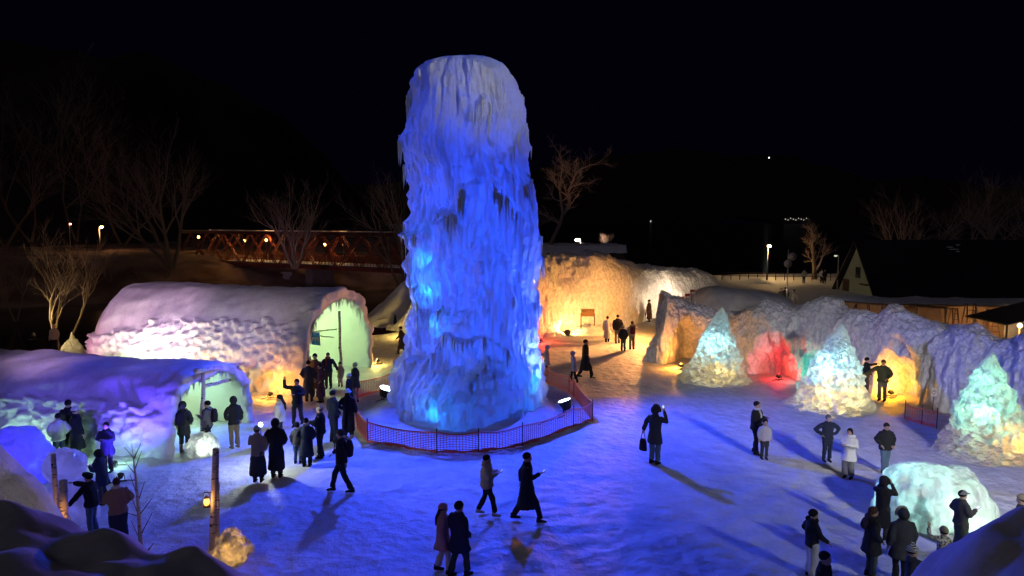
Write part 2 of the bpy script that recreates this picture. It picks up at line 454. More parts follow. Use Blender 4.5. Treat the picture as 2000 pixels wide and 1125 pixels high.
# icicles hanging off the ledges, too many to count
ici = MB(); rs = np.random.RandomState(5)
edge = np.argwhere((t[:, :-1] > 0.74) & (t[:, :-1] < 0.82) & (ledge_amp[:, :-1] > 0.12) & (ZC[:, :-1] > 1.5) & (ZC[:, :-1] < ttop - 1.2))
for i, j in edge[rs.choice(len(edge), 520, replace=False)]:
    p = V0[i, j]; L = rs.uniform(0.15, 0.85) ** 1.5 + 0.12; r = 0.02 + 0.03 * rs.rand()
    o = np.array([math.cos(th[i]), math.sin(th[i]), 0]) * 0.01
    ici.tube([p + o + (0, 0, 0.06), p + o - (0, 0, L * 0.5), p + o - (0, 0, L)], [r, r * 0.7, 0.003], 5, cap=False)
tag(ici.build('icicle', ice_mat('icicle_ice', trans=0.5, tcol=(0.8, 0.9, 1), rough=0.12, bump=0.1), tower), kind='stuff')
def tower_surface(u, v):
    """point on the tower's skin seen at a photo pixel"""
    d = ray(u, v); best = None
    for Yq in np.arange(TYC - 3.6, TYC + 0.2, 0.02):
        p = at(u, v, Yq); j = int(np.clip(np.searchsorted(zc, p[2]), 0, nz - 1))
        a = math.atan2((p[1] - TYC) / depthk, p[0] - cxs[j]) % (2 * math.pi)
        i = int(a / (2 * math.pi) * nth) % nth
        if math.hypot(p[0] - cxs[j], (p[1] - TYC) / depthk) <= R[i, j]: return p
    return at(u, v, TYC)
BLUE = (0.010, 0.068, 1.0); CYAN = (0.015, 0.33, 1.0); GBLUE = (0.028, 0.068, 1.0)
for z, pw in ((1.5, 350), (3.7, 400), (5.9, 400), (8.1, 360), (10.0, 190)):
    point('tower_inner_light', (float(np.interp(z, zc, cxs)) - cxs[0], -0.35, z), pw * LK['tower_in'], BLUE, 0.35, tower)
LENS_CYAN = emis('cyan_lens', (0.15, 0.75, 1.0), 9)
for (u, v, pw) in ((822, 508, 44), (824, 566, 44), (845, 632, 30), (848, 806, 46), (1046, 748, 70)):
    p = tower_surface(u, v); c = np.array([float(np.interp(p[2], zc, cxs)), TYC, p[2]])
    n = p - c; n[2] = 0; n /= np.linalg.norm(n)
    point('tower_ice_light', p - n * 0.32 - np.array([cxs[0], TYC, 0]), pw * LK['tower_spot'], CYAN, 0.10, tower)
# blue floods fixed into the ice that light the plaza
for (u, v, tgt, pw, ang) in ((798, 520, (-9, 13, 0.4), 6400, 150), (1052, 520, (9.0, 15, 0.4), 6800, 160)):
    p = tower_surface(u, v); c = np.array([float(np.interp(p[2], zc, cxs)), TYC, p[2]])
    n = p - c; n[2] = 0; n /= np.linalg.norm(n); q = p + n * 0.45 - np.array([0, 0.35, 0])
    spot('tower_flood_light', q - np.array([cxs[0], TYC, 0]), np.array(tgt) - np.array([cxs[0], TYC, 0]), pw * LK['ground'], GBLUE, 0.14, ang, 0.8, tower)
# snow skirt around its foot
def mound(name, cxy, rx, ry, h, m, n=90, seed=0, rough=0.08, fr=1.6, peak=1.0, rot=0.0, z0=-0.12, chunk=0.0, parent=None, mk=None):
    rr = np.linspace(0, 1, n // 2); aa = np.linspace(0, 2 * math.pi, n, endpoint=False)
    A, Rr = np.meshgrid(aa, rr, indexing='ij')
    wob = 1 + 0.16 * noise3(np.stack([np.cos(A) * 1.3, np.sin(A) * 1.3, A * 0], -1), seed + 2)
    lx = np.cos(A) * Rr * rx * wob; ly = np.sin(A) * Rr * ry * wob
    prof = np.clip(1 - Rr ** (2 * peak), 0, 1) ** (1.0 if peak >= 1 else 1.3)
    z = z0 + h * prof
    Pn = np.stack([lx, ly, z * 0 + seed], -1)
    z = z + rough * fbm(np.stack([lx, ly, z], -1) * fr, 4, seed) * (0.3 + prof)
    if chunk: z = z + chunk * (0.6 - worley(np.stack([lx, ly, z], -1) * 2.6, seed)) * prof
    c, s = math.cos(rot), math.sin(rot)
    V = np.stack([lx * c - ly * s, lx * s + ly * c, z], -1)
    o = finish(name, V, m, parent, wu=True)
    if parent is None: o.location = (float(cxy[0]), float(cxy[1]), float(ground_z(np.float64(cxy[0]), np.float64(cxy[1]))))
    else: o.location = (float(cxy[0]), float(cxy[1]), 0)
    return o
mound('snow_skirt', (0, 0), 3.9, 3.6, 0.75, SNOW, 120, 3, 0.05, 1.2, parent=tower, peak=1.3)

# ---- orange net fence around the tower
def net_fence(name, pts, h, label, cat, group=None, cell=0.10, wire=0.012, bottom_band=True):
    root = empty(name, (pts[0][0], pts[0][1], 0), 0, label, cat, group)
    o0 = np.array([pts[0][0], pts[0][1], 0])
    for k, p in enumerate(pts):
        b = MB(); q = np.array([p[0], p[1], 0]) - o0
        b.tube([q + (0, 0, -0.1), q + (0.01 * math.sin(k), 0, h + 0.10)], 0.018, 6)
        b.build('post', BLACK_METAL, root)
    for k in range(len(pts) - 1):
        a = np.array([*pts[k], 0.0]) - o0; c = np.array([*pts[k + 1], 0.0]) - o0
        L = np.linalg.norm(c - a); n = max(3, int(L / cell)); b = MB()
        def pt(s, f): return a + (c - a) * s + np.array([0, 0, 0.03 + f * (h - 0.05 - 0.10 * math.sin(math.pi * s) * h / 0.75)])
        for i in range(n + 1):
            s = i / n
            b.tube([pt(s, 0), pt(s, .5), pt(s, 1)], wire, 3, cap=False)
        m = int(h / (cell * 0.62))
        for j in range(m + 1):
            f = j / m; w = wire * (2.6 if j in (0, m) else 1.0)
            b.tube([pt(s, f) for s in np.linspace(0, 1, max(4, n // 4))], w, 3, cap=False)
        if bottom_band:
            V = []; 
            for s in np.linspace(0, 1, 9): V += [pt(s, -0.03), pt(s, 0.14 + 0.05 * math.sin(9 * s + k))]
            b.add(V, [(2 * i, 2 * i + 2, 2 * i + 3, 2 * i + 1) for i in range(8)])
        b.build('net_panel', ORANGE_NET, root, smooth=False)
    return root
fpx = [(783, 752), (697, 779), (694, 806), (698, 838), (718.7, 865), (853.6, 886.7), (935, 886), (1020, 873), (1119.6, 836), (1157, 823), (1121, 775), (1112, 768), (1062, 745)]
net_fence('net_fence', [G(u, v)[:2] for u, v in fpx], 0.72, 'orange plastic net fence ringing the foot of the blue ice tower', 'net fence')
# snow heaped along the fence foot
for k, (u, v) in enumerate(((800, 882), (900, 890), (985, 880), (1075, 856), (1140, 832), (735, 872))):
    pass
crumbs = MB(); rs = np.random.RandomState(3)
for k in range(4, 9):
    a, c = G(*fpx[k]), G(*fpx[k + 1])
    for i in range(26):
        p = a + (c - a) * rs.rand() + np.array([rs.normal(0, .05), -0.06 - abs(rs.normal(0, .05)), 0.0]); r = rs.uniform(0.03, 0.10)
        crumbs.ball(p, (r * 1.5, r, r * 0.8), 7, 4)
tag(crumbs.build('snow_crumbs', SNOW_ROUGH), 'loose snow lumps scattered along the foot of the orange net fence', 'snow', kind='stuff')

# ---- tunnels
def tunnel(name, A, B, h, L, depth_in, shell, m_out, label, crust_top, crust_amp, seed, inner_col, end_low=0.25, rimr=0.16, back=1.0, nu=170):
    A = np.array(A[:2]); B = np.array(B[:2]); w = B - A; W = np.linalg.norm(w); w /= W
    ax = np.array([-w[1], w[0]]);  ax = ax if ax[0] < 0 else -ax     # runs to the left
    C = (A + B) / 2
    root = empty(name, (C[0], C[1], 0), 0, label, 'ice tunnel')
    a = np.linspace(0, math.pi, 150)
    def prof(a, W2, hh): return -W2 * spow(np.cos(a), 0.72), hh * spow(np.sin(a), 0.80)
    def build(path, nm, m, disp, parent, flip=False):
        V = np.zeros((len(path), len(a), 3))
        for i, (s, kx, kz) in enumerate(path):
            lx, lz = prof(a, W / 2 * kx, h * kz)
            V[i, :, 0] = w[0] * lx + ax[0] * s; V[i, :, 1] = w[1] * lx + ax[1] * s; V[i, :, 2] = lz - 0.06
        Wp = V + np.array([C[0], C[1], 0])
        Nn = grid_normals(V)
        mid = V[len(path) // 2, 75]
        if Nn[len(path) // 2, 75, 2] < 0: Nn = -Nn
        S = np.array([p[0] for p in path])[:, None] + a[None] * 0
        AA = np.broadcast_to(a, S.shape)
        d, extra = disp(Wp, S, AA, Nn)
        V = V + Nn * d[..., None] + extra
        return finish(nm, V, m, parent)
    inn = 1 - shell
    # outer skin with the rolled rim at the mouth, then the low far end
    n_out = nu
    path = [(-0.0 + rimr * 0.3, inn, inn)]
    for q in np.linspace(0, 1, 8): path.append((-rimr * math.sin(q * math.pi) * 0.8, inn + (1 - inn) * (0.5 - 0.5 * math.cos(q * math.pi)), inn + (1 - inn) * (0.5 - 0.5 * math.cos(q * math.pi))))
    for q in np.linspace(0.02, 1, n_out):
        s = q * L; e = sstep(0.80, 1.0, q)
        path.append((s, 1 - 0.55 * e, 1 - (1 - end_low) * e))
    path.append((L + 0.3, 0.02, 0.02))
    def disp_out(Wp, S, AA, Nn):
        z = Wp[..., 2]
        drift = 0.16 * fbm(np.stack([S * 0.30 + 0.6 * AA, AA * 1.1, S * 0], -1), 3, seed)
        folds = 0.05 * fbm(np.stack([S * 1.3 - 0.9 * AA, AA * 0.6, S * 0], -1), 3, seed + 5)
        frontm = sstep(1.75, 1.35, AA)
        line = crust_top * (h) + 0.28 * fbm(np.stack([S * 0.9, S * 0, S * 0 + 3], -1), 4, seed + 3, 0.6) - 0.25 * h * sstep(0.35 * L, 0.95 * L, S)
        cm = sstep(line + 0.05, line - 0.05, z) * frontm * sstep(0.15, 0.5, S)
        cells = worley(Wp * np.array([3.0, 3.0, 4.2]), seed)
        flakes = fbm(Wp * np.array([4.2, 4.2, 5.5]), 3, seed + 9, 0.6)
        d = drift + folds * (1 - cm) + cm * (0.12 + crust_amp * (0.55 - cells) + crust_amp * 0.55 * flakes)
        fade = sstep(0.0, 1.2, S)
        d = d * (0.35 + 0.65 * fade) + 0.16 * fbm(Wp * 1.6, 3, seed + 14) * (1 - fade)
        ex = np.zeros(Wp.shape); ex[..., 2] = 0.06 * cm * noise3(Wp * 5, seed + 2)
        return d, ex
    build(path, 'snow_shell', m_out, disp_out, root)
    path2 = [(depth_in, 0.02, 0.02)] + [(depth_in - 0.02, k, k) for k in np.linspace(0.1, 1, 8) * inn] + [(depth_in * (1 - q), inn, inn) for q in np.linspace(0.02, 1, 60)]
    def disp_in(Wp, S, AA, Nn): return 0.05 * fbm(Wp * 1.4, 3, seed + 30) - 0.02, 0
    build(path2, 'inner_wall', inner_col, disp_in, root)
    ic = MB(); r_ = np.random.RandomState(seed)
    for i in range(170):
        aa = r_.uniform(0.12, 0.90) * math.pi; lx, lz = prof(np.array(aa), W / 2 * inn * 1.01, h * inn * 1.01); s0 = r_.uniform(-0.12, 0.25); Lc = r_.uniform(0.08, 0.42) * (h / 3.0)
        q = np.array([w[0] * lx + ax[0] * s0, w[1] * lx + ax[1] * s0, lz - 0.02])
        ic.tube([q, q - (0, 0, Lc * 0.5), q - (0, 0, Lc)], [0.04, 0.022, 0.004], 5, cap=False)
    tag(ic.build('icicle', m_out, root), kind='stuff')
    return root, np.array([*C, 0]), np.array([*w, 0]), np.array([*ax, 0]), W
SNOWICE_ = ice_mat('crusted_snow_ice', col=(0.78, 0.78, 0.76), trans=0, rough=0.5, bump=0.9, bscale=9.0, bdist=0.09, cell=0.7)
SHELL = snow_mat('tunnel_snow', bump=0.55, scales=(2.0, 11.0), dist=0.05, rough=0.5)
INNER = ice_mat('smooth_inner_ice', col=(0.78, 0.82, 0.80), rough=0.35, bump=0.35, bscale=3.0, bdist=0.04)
tA, cA, wA, xA, WA = tunnel('snow_tunnel', G(322, 896), G(492, 822), 2.55, 16.0, 7.0, 0.13, SHELL,
    'long low snow tunnel with blue roof and birch pole frame at its mouth', 0.58, 0.30, 3, INNER, end_low=0.6)
tB, cB, wB, xB, WB = tunnel('snow_tunnel', G(590, 772), G(727, 716), 4.25, 13.5, 6.0, 0.12, SHELL,
    'tall snow tunnel with frosty crusted flank and pale green mouth', 0.70, 0.26, 8, INNER, end_low=0.25)
# ============================================================ ICE WALLS
def resample(xs, ys, n, k):
    q = np.interp(np.linspace(xs[0], xs[-1], n), xs, ys)
    ker = np.hanning(k + 2)[1:-1]; ker /= ker.sum()
    return np.convolve(np.pad(q, k // 2, 'edge'), ker, 'valid')[:n]
def ice_wall(name, base_px, top_px, T, m, label, seed, nu=420, nv=150, alcoves=(), lean=0.8, rib=0.05, crust=0.10, smooth=13, snowcap=0.05):
    us = np.linspace(base_px[0][0], base_px[-1][0], nu)
    bv = resample([p[0] for p in base_px], [p[1] for p in base_px], nu, 31)
    tv = resample([p[0] for p in top_px], [p[1] for p in top_px], nu, smooth)
    base = np.array([G(u, v) for u, v in zip(us, bv)])
    tan = np.gradient(base[:, :2], axis=0)
    kk = 41; ker = np.ones(kk) / kk
    tan = np.stack([np.convolve(np.pad(tan[:, c], kk // 2, 'edge'), ker, 'valid')[:nu] for c in (0, 1)], 1)
    tan /= np.linalg.norm(tan, axis=1)[:, None]
    nor = np.stack([-tan[:, 1], tan[:, 0]], 1); nor[nor[:, 1] < 0] *= -1
    Tn = np.full(nu, T)
    hh = np.array([max(0.25, zat(v, b[1] + n[1] * T * 0.5)) for v, b, n in zip(tv, base, nor)])
    a = np.linspace(0, math.pi, nv)
    off = (0.5 - 0.5 * spow(np.cos(a), lean)); zz = spow(np.sin(a), 0.62)
    V = np.zeros((nu, nv, 3))
    narrow = np.clip(hh / 1.6, 0.25, 1.0)
    for j in range(nv):
        V[:, j, :2] = base[:, :2] + nor * (Tn * narrow * off[j])[:, None]
        V[:, j, 2] = hh * zz[j] - 0.08
    Nn = grid_normals(V); 
    if (Nn[nu // 2, 20, :2] * nor[nu // 2]).sum() > 0: Nn = -Nn
    Z = V[..., 2]; AA = np.broadcast_to(a, Z.shape); Us = np.broadcast_to(us[:, None], Z.shape)
    frontm = sstep(2.0, 1.6, AA)
    d = 0.22 * fbm(V * np.array([0.7, 0.7, 0.5]), 3, seed) + frontm * (rib * fbm(V * np.array([4.5, 4.5, 0.7]), 3, seed + 1) + crust * (0.5 - worley(V * np.array([2.4, 2.4, 2.0]), seed)) + crust * 0.6 * fbm(V * 4.0, 3, seed + 4))
    V = V + Nn * d[..., None]
    for (u0, du, zt, dep) in alcoves:
        rr = np.sqrt(((Us - u0) / du + 0.30 * noise3(V * 1.3, seed + u0)) ** 2 + (Z / zt + 0.22 * noise3(V * 1.6, seed + u0 + 2)) ** 2)
        g = (1 - sstep(0.25, 1.15, rr)) * sstep(1.9, 1.5, AA) * (dep * 1.25 + 0.14 * noise3(V * np.array([5, 5, 0.8]), 5))
        V[..., 0] += nor[:, 0][:, None] * g; V[..., 1] += nor[:, 1][:, None] * g
    C = np.array([base[nu // 2, 0], base[nu // 2, 1], 0])
    root = empty(name, C, 0, label, 'ice wall')
    finish('ice_face', V - C, m, root)
    return root, C
WALL_ICE = ice_mat('wall_ice', col=(0.80, 0.80, 0.81), rough=0.4, stretch=0.7, bump=0.8, bscale=8.0, bdist=0.07, cell=0.6, pscale=7.0, lo=0.40, hi=0.58, floor=0.0, dirt=(0.58, 0.59, 0.64))
wC, cC = ice_wall('ice_wall', [(755, 642), (800, 650), (900, 658), (1050, 660), (1110, 650), (1180, 646), (1240, 636), (1290, 616), (1350, 596), (1416, 580)],
    [(755, 634), (768, 622), (785, 585), (800, 555), (850, 520), (1000, 505), (1060, 499), (1120, 495), (1180, 488), (1205, 486), (1235, 500), (1270, 512), (1310, 518), (1360, 523), (1395, 524), (1408, 530), (1416, 556)],
    4.2, WALL_ICE, 'high curved ice wall glowing orange beyond the blue tower', 21, nu=520, nv=150, rib=0.07, crust=0.05, alcoves=[(1108, 16, 1.3, 0.5)])
wD, cD = ice_wall('ice_wall', [(1258, 702), (1290, 712), (1340, 708), (1400, 714), (1470, 734), (1540, 742), (1600, 748), (1660, 760), (1720, 772), (1790, 790), (1850, 806), (1900, 818), (1960, 834), (2060, 860)],
    [(1258, 700), (1272, 640), (1288, 590), (1303, 566), (1315, 568), (1345, 586), (1385, 605), (1420, 602), (1445, 585), (1460, 577), (1480, 586), (1530, 597), (1560, 592), (1595, 579), (1625, 597), (1665, 606), (1695, 602), (1712, 597), (1745, 615), (1800, 635), (1835, 632), (1862, 629), (1885, 648), (1920, 664), (1950, 657), (1975, 641), (2000, 650), (2060, 650)],
    2.4, WALL_ICE, 'low jagged ice wall with coloured grottoes running along the right side', 33, nu=640, nv=150, rib=0.08, crust=0.11, smooth=15,
    alcoves=[(1348, 34, 2.2, 1.0), (1502, 46, 2.0, 0.9), (1588, 24, 1.6, 0.5), (1748, 42, 2.3, 1.0), (1905, 22, 1.4, 1.2)])
# outcrop snow heaps in front of the orange wall
for (u, v, rx, h, lab) in ((1155, 652, 1.5, 0.75, 'heap of broken ice chunks under the wooden signboard'), (1075, 655, 1.1, 0.5, 'small heap of ice rubble left of the yellow wall lamp')):
    p = G(u, v); tag(mound('ice_rubble', p, rx, 0.9, h, SNOW_ROUGH, 90, u % 7, 0.1, 3.0, chunk=0.25), lab, 'ice heap')

# ---- ice cones with lamps frozen inside
CONE_ICE = ice_mat('cone_ice', col=(0.70, 0.74, 0.74), trans=0.75, tcol=(0.9, 0.95, 0.95), rough=0.35, pscale=5.5, lo=0.38, hi=0.54, floor=0.16, bump=0.9, bscale=9, bdist=0.09, cell=0.5, streak=0.3, sscale=9)
def ice_cone(ub, vb, half_px, ua, va, label, seed, lights, power=0.85, lump=0.05, tip=0.06):
    b = G(ub, vb); R0 = half_px / F * math.hypot(b[1], EYE); b = b + np.array([0, R0 * 0.75, 0])
    ap = at(ua, va, b[1]); h = ap[2]; nth, nz = 190, 170
    th = np.linspace(0, 2 * math.pi, nth, endpoint=False); tt = np.linspace(0, 1, nz)
    TH, T = np.meshgrid(th, tt, indexing='ij')
    r = R0 * (1 - T) ** power * (1 - tip) + tip * R0 * np.sqrt(np.clip(1 - T ** 8, 0, 1)) * (0.55 + 0.45 * (1 - T)) 
    x = (ap[0] - b[0]) * T; z = h * T - 0.08
    V = np.stack([x + np.cos(TH) * r, np.sin(TH) * r, z], -1)
    n = np.stack([np.cos(TH), np.sin(TH), TH * 0 + 0.25], -1)
    W = V + seed * 3.3
    amp = np.clip(r / R0 * 1.6, 0.12, 1)
    d = amp * (0.20 * fbm(W * 1.1, 3, seed) + lump * 1.5 * (0.5 - worley(W * 4.2, seed)) + 0.13 * fbm(W * np.array([5.5, 5.5, 3.0]), 4, seed + 1, 0.6)) + 0.30 * R0 * np.exp(-T * 14) * (0.6 + 0.4 * noise3(W * 2, seed + 3))
    V = V + n * d[..., None]
    root = empty('ice_cone', b, 0, label, 'ice cone')
    o = finish('ice_mound', V, CONE_ICE, root, wu=True)
    for (dx, dy, z, pw, col) in lights: point('cone_inner_light', (dx, dy, z), pw * LK['cone'], col, 0.12, root)
    return root
YEL = (1.0, 0.66, 0.16); AQUA = (0.34, 0.84, 0.92); MINT = (0.30, 1.0, 0.68); AMBER = (1.0, 0.46, 0.06)
ice_cone(1404, 752, 60, 1411, 597, 'slim glowing ice cone nearest the orange grotto', 2, [(0.12, -0.45, 0.38, 42, YEL), (0, -0.12, 1.6, 58, AQUA)])
ice_cone(1643, 806, 70, 1645, 627, 'tall glowing ice cone between the teal and amber grottoes', 5, [(0.3, -0.5, 0.42, 44, YEL), (-0.35, -0.5, 0.45, 34, YEL), (0, -0.1, 1.5, 68, AQUA)], power=0.78)
ice_cone(1958, 902, 76, 1937, 685, 'broad mint-green ice cone at the right edge', 9, [(0.5, -0.5, 0.45, 42, AMBER), (-0.2, -0.25, 1.3, 40, MINT), (0, 0, 2.2, 18, MINT)], power=0.72)

# ---- superellipsoid ice block at lower right
BLOCK_ICE = ice_mat('block_ice', col=(0.72, 0.78, 0.76), trans=0.8, tcol=(0.9, 1.0, 0.95), rough=0.2, pscale=3.0, stretch=0.6, lo=0.38, hi=0.60, floor=0.12, bump=1.0, bscale=6, bdist=0.12, cell=0.6, streak=0.45, sscale=6)
def ice_lump(name, c, rx, ry, h, m, label, cat, seed, e1=0.55, e2=0.6, rot=0.0, amp=0.10, lights=(), fr=1.5, rib=0.04):
    nth, nz = 130, 84
    th = np.linspace(0, 2 * math.pi, nth, endpoint=False); ps = np.linspace(-0.25, math.pi / 2, nz)
    TH, PS = np.meshgrid(th, ps, indexing='ij')
    cz = spow(np.cos(PS), e1)
    x = rx * cz * spow(np.cos(TH), e2); y = ry * cz * spow(np.sin(TH), e2); z = h * spow(np.sin(PS), e1)
    V = np.stack([x, y, z], -1); n = np.stack([x / rx ** 2, y / ry ** 2, z / h ** 2], -1); n /= np.linalg.norm(n, axis=2, keepdims=True) + 1e-9
    W = V + seed * 2.1
    d = amp * 1.6 * fbm(W * fr, 3, seed) + amp * (0.5 - worley(W * 2.4, seed)) + rib * fbm(W * np.array([6, 6, 0.8]), 2, seed + 2)
    V = V + n * d[..., None]
    root = empty(name, c, rot, label, cat)
    finish('ice_body', V, m, root, wu=True)
    for (dx, dy, zz, pw, col) in lights: point('inner_light', (dx, dy, zz), pw * LK['cone'], col, 0.10, root)
    return root
pb = G(1858, 1046)
ice_lump('ice_block', pb + np.array([0.06, 0.90, 0]), 1.27, 0.85, 1.28, BLOCK_ICE, 'long glowing ice block with greenish white light at lower right', 'ice block', 4, rot=-0.10, amp=0.09,
         lights=[(0.35, -0.45, 0.3, 30, (0.72, 1.0, 0.70)), (-0.5, 0.1, 0.6, 34, (0.42, 0.95, 1.0))])

# ---- ice sculptures at the left
VIO_ICE = ice_mat('violet_ice', col=(0.62, 0.66, 0.80), trans=0.6, tcol=(0.7, 0.75, 1.0), rough=0.15, pscale=2.5, lo=0.35, hi=0.6, floor=0.5, bump=0.5, bscale=4, bdist=0.05)
p = G(4, 962)
ice_lump('ice_slide', p + np.array([-0.1, 0.7, 0]), 0.98, 0.8, 1.55, VIO_ICE, 'deep blue ice slope at the left edge beside the child in a bobble hat', 'ice sculpture', 11, e1=0.8, e2=0.9, amp=0.09,
         lights=[(0.2, -0.2, 0.6, 40, (0.03, 0.015, 1.0))])
p = G(116, 1030)
sc_root = ice_lump('ice_bear', p + np.array([0, 0.5, 0]), 0.62, 0.52, 1.05, VIO_ICE, 'pale violet round-headed ice figure behind the birch posts', 'ice sculpture', 6, e1=0.85, e2=0.95, amp=0.05,
         lights=[(0, 0, 0.45, 5, (0.28, 0.25, 1.0)), (-0.1, 0, 1.32, 4, (0.28, 0.25, 1.0))])
def sub_lump(root, c, r, m, name, seed):
    nth, nz = 80, 60
    th = np.linspace(0, 2 * math.pi, nth, endpoint=False); ps = np.linspace(-math.pi / 2, math.pi / 2, nz)
    TH, PS = np.meshgrid(th, ps, indexing='ij')
    n = np.stack([np.cos(PS) * np.cos(TH), np.cos(PS) * np.sin(TH), np.sin(PS)], -1)
    V = n * np.array(r) * (1 + 0.10 * fbm(n * 1.7 + seed, 3, seed)[..., None]) + np.array(c)
    return finish(name, V, m, root, wu=True)
sub_lump(sc_root, (-0.1, 0, 1.32), (0.50, 0.42, 0.44), VIO_ICE, 'head', 3)

# ---- snow bank of the viewing deck and the pale ice slope beside it
rx_ = np.linspace(-7, 7, 260); ry_ = np.linspace(0.9, 9.0, 190)
A_, B_ = np.meshgrid(rx_, ry_, indexing='ij')
lu = [-400, 0, 60, 110, 150, 200, 270, 310, 370, 400, 460, 480, 560, 1780, 1835, 1865, 1900, 1950, 2000, 2300]
lv = [940, 965, 978, 992, 1005, 1022, 1052, 1072, 1066, 1076, 1090, 1118, 1180, 1180, 1130, 1085, 1040, 1008, 985, 950]
ridge = np.interp(rx_, [at(u, v, 4.5)[0] for u, v in zip(lu, lv)], [at(u, v, 4.5)[2] for u, v in zip(lu, lv)])[:, None]
Zb = np.maximum(ridge - 0.95 * np.maximum(0, B_ - 4.5) ** 1.15, 0.0) - 0.25 * sstep(4.2, 0.9, B_) - 0.1
PB = np.stack([A_, B_, A_ * 0], -1)
Zb = Zb + (0.06 * fbm(PB * 1.3, 3, 2) + 0.20 * (0.5 - worley(PB * 2.3, 5) ** 2) + 0.04 * fbm(PB * 4.5, 3, 6)) * (1 - sstep(7.5, 8.8, B_)) * (0.35 + 0.65 * (B_ < 99))
bank = finish('snow_bank', np.stack([A_, B_, Zb], -1), SNOW_BANK, None)
tag(bank, 'dark lumpy snow bank in the near foreground below the viewing deck', 'snow bank')
slope = mound('ice_slope', (-6.95, 7.6), 2.6, 1.5, 4.95, SNOW_ROUGH, 150, 5, 0.22, 0.9, peak=2.2, chunk=0.10)
tag(slope, 'steep pale ice slope at the lower left edge of the view', 'ice slope')

# ---- dark snow banks, roofs of snow in the back
def px_bank(name, pts, Y, T, m, label, seed, cat='snow bank', lean=1.0):
    """ridge whose crest follows photo points (u, v) at distance Y, T deep"""
    us = np.linspace(pts[0][0], pts[-1][0], 90); vs_ = resample([p[0] for p in pts], [p[1] for p in pts], 90, 9)
    crest = np.array([at(u, v, Y) for u, v in zip(us, vs_)])
    a = np.linspace(0, math.pi, 40); V = np.zeros((90, 40, 3))
    for j, q in enumerate(a):
        V[:, j, 0] = crest[:, 0]; V[:, j, 1] = Y - T * math.cos(q); V[:, j, 2] = np.maximum(crest[:, 2], 0.05) * spow(np.sin(q), lean * 0.8) - 0.1
    V[..., 2] += 0.10 * fbm(V * 0.8, 3, seed)
    C = np.array([crest[45, 0], Y, 0])
    o = finish(name, V - C, m, None); o.location = tuple(float(c) for c in C)
    return tag(o, label, cat)
px_bank('snow_bank', [(1325, 600), (1340, 588), (1362, 570), (1380, 557), (1400, 556), (1450, 560), (1500, 566), (1530, 574), (1545, 600)], 47, 3.5, SNOW, 'dark unlit snow bank behind the left end of the jagged ice wall', 12)
px_bank('snow_bank', [(690, 640), (720, 610), (750, 585), (775, 560), (790, 545), (800, 545), (820, 560)], 52, 3.0, SNOW, 'dim snow slope left of the tower below the bridge', 17)
px_bank('snow_pile', [(1443, 550), (1465, 543), (1478, 540), (1490, 544), (1505, 550)], 84, 2.0, SNOW, 'small lamplit snow pile beside the far lamp post', 15, 'snow pile')
# ============================================================ LAMPS
def can_lamp(name, p, aim, lens_col, lens_s, label, size=0.22, lights=(), group=None, tall=0.35):
    """floodlight can on a U yoke and feet, tilted towards aim"""
    root = empty(name, p, 0, label, 'floodlight', group)
    d = np.array(aim, float) - np.array([p[0], p[1], tall]); d /= np.linalg.norm(d)
    side = np.cross(d, (0, 0, 1)); side /= np.linalg.norm(side)
    c = np.array([0, 0, tall])
    b = MB(); b.tube([c - d * size * 0.9, c - d * size * 0.75, c + d * size * 0.45, c + d * size * 0.5], [size * 0.45, size * 0.65, size, size * 1.02], 16); b.build('housing', BLACK_METAL, root)
    b = MB(); b.tube([c + d * size * 0.46, c + d * size * 0.54], [size * 0.93, size * 0.90], 18); b.build('lens', emis('lens_' + label[:18].replace(' ', '_'), lens_col, lens_s), root)
    b = MB()
    for s in (-1, 1):
        b.tube([c + side * s * size * 1.12, side * s * size * 1.12 + (0, 0, 0.06)], 0.014, 6)
        b.tube([side * s * size * 1.12 + np.array([-0.22, -0.12, 0.01]), side * s * size * 1.12 + (0, 0, 0.06), side * s * size * 1.12 + np.array([0.20, 0.14, 0.01])], 0.016, 6)
    b.tube([-side * size * 1.12 + (0, 0, 0.06), side * size * 1.12 + (0, 0, 0.06)], 0.014, 6)
    b.build('yoke', BLACK_METAL, root)
    for (kind, off, tgt, pw, col, r, ang) in lights:
        loc = c + d * size * 0.62 + np.array(off)
        if kind == 'P': point('lamp_light', loc, pw, col, r, root)
        else: spot('lamp_light', loc, np.array(tgt) - np.array([p[0], p[1], 0]), pw, col, r, ang, 0.9, root)
    return root
FL = LK['flood']
TC = np.array([-1.5, TYC, 0])
can_lamp('floodlight', G(752, 780), (-2.2, TYC, 9), (0.75, 0.9, 1.0), 14, 'white-faced floodlight inside the fence left of the tower', 0.26,
         [('S', (0, 0, 0), (-2.3, TYC - 0.5, 7.5), 2600 * FL, (0.10, 0.20, 1.0), 0.12, 75)])
can_lamp('floodlight', G(1104, 806), (-0.9, TYC, 9), (0.75, 0.9, 1.0), 14, 'white-faced floodlight inside the fence right of the tower', 0.26,
         [('S', (0, 0, 0), (-0.6, TYC - 0.8, 7.5), 2600 * FL, (0.10, 0.20, 1.0), 0.12, 75)])
def small_lamp(u, v, col, pw, label, up=0.35, lens_s=25, off=(0, 0, 0), radius=0.08, lens=None, size=0.11, aim=(0, 6, 3)):
    p = G(u, v) + np.array(off)
    return can_lamp('ground_lamp', p, p + np.array(aim), lens or col, lens_s, label, size, [('P', (0, -0.05, up * 0.3), None, pw * LK['small'], col, radius, 0)], tall=0.2)
ORANGE = (1.0, 0.36, 0.04); RED = (1.0, 0.03, 0.02); TEAL = (0.02, 0.85, 0.62); GOLD = (1.0, 0.62, 0.12)
small_lamp(528, 764, ORANGE, 120, 'small lit ground lamp in front of the frosty tunnel flank', lens=(1, 0.9, 0.7), aim=(-1, 3, 1.5), off=(0, -0.1, 0))
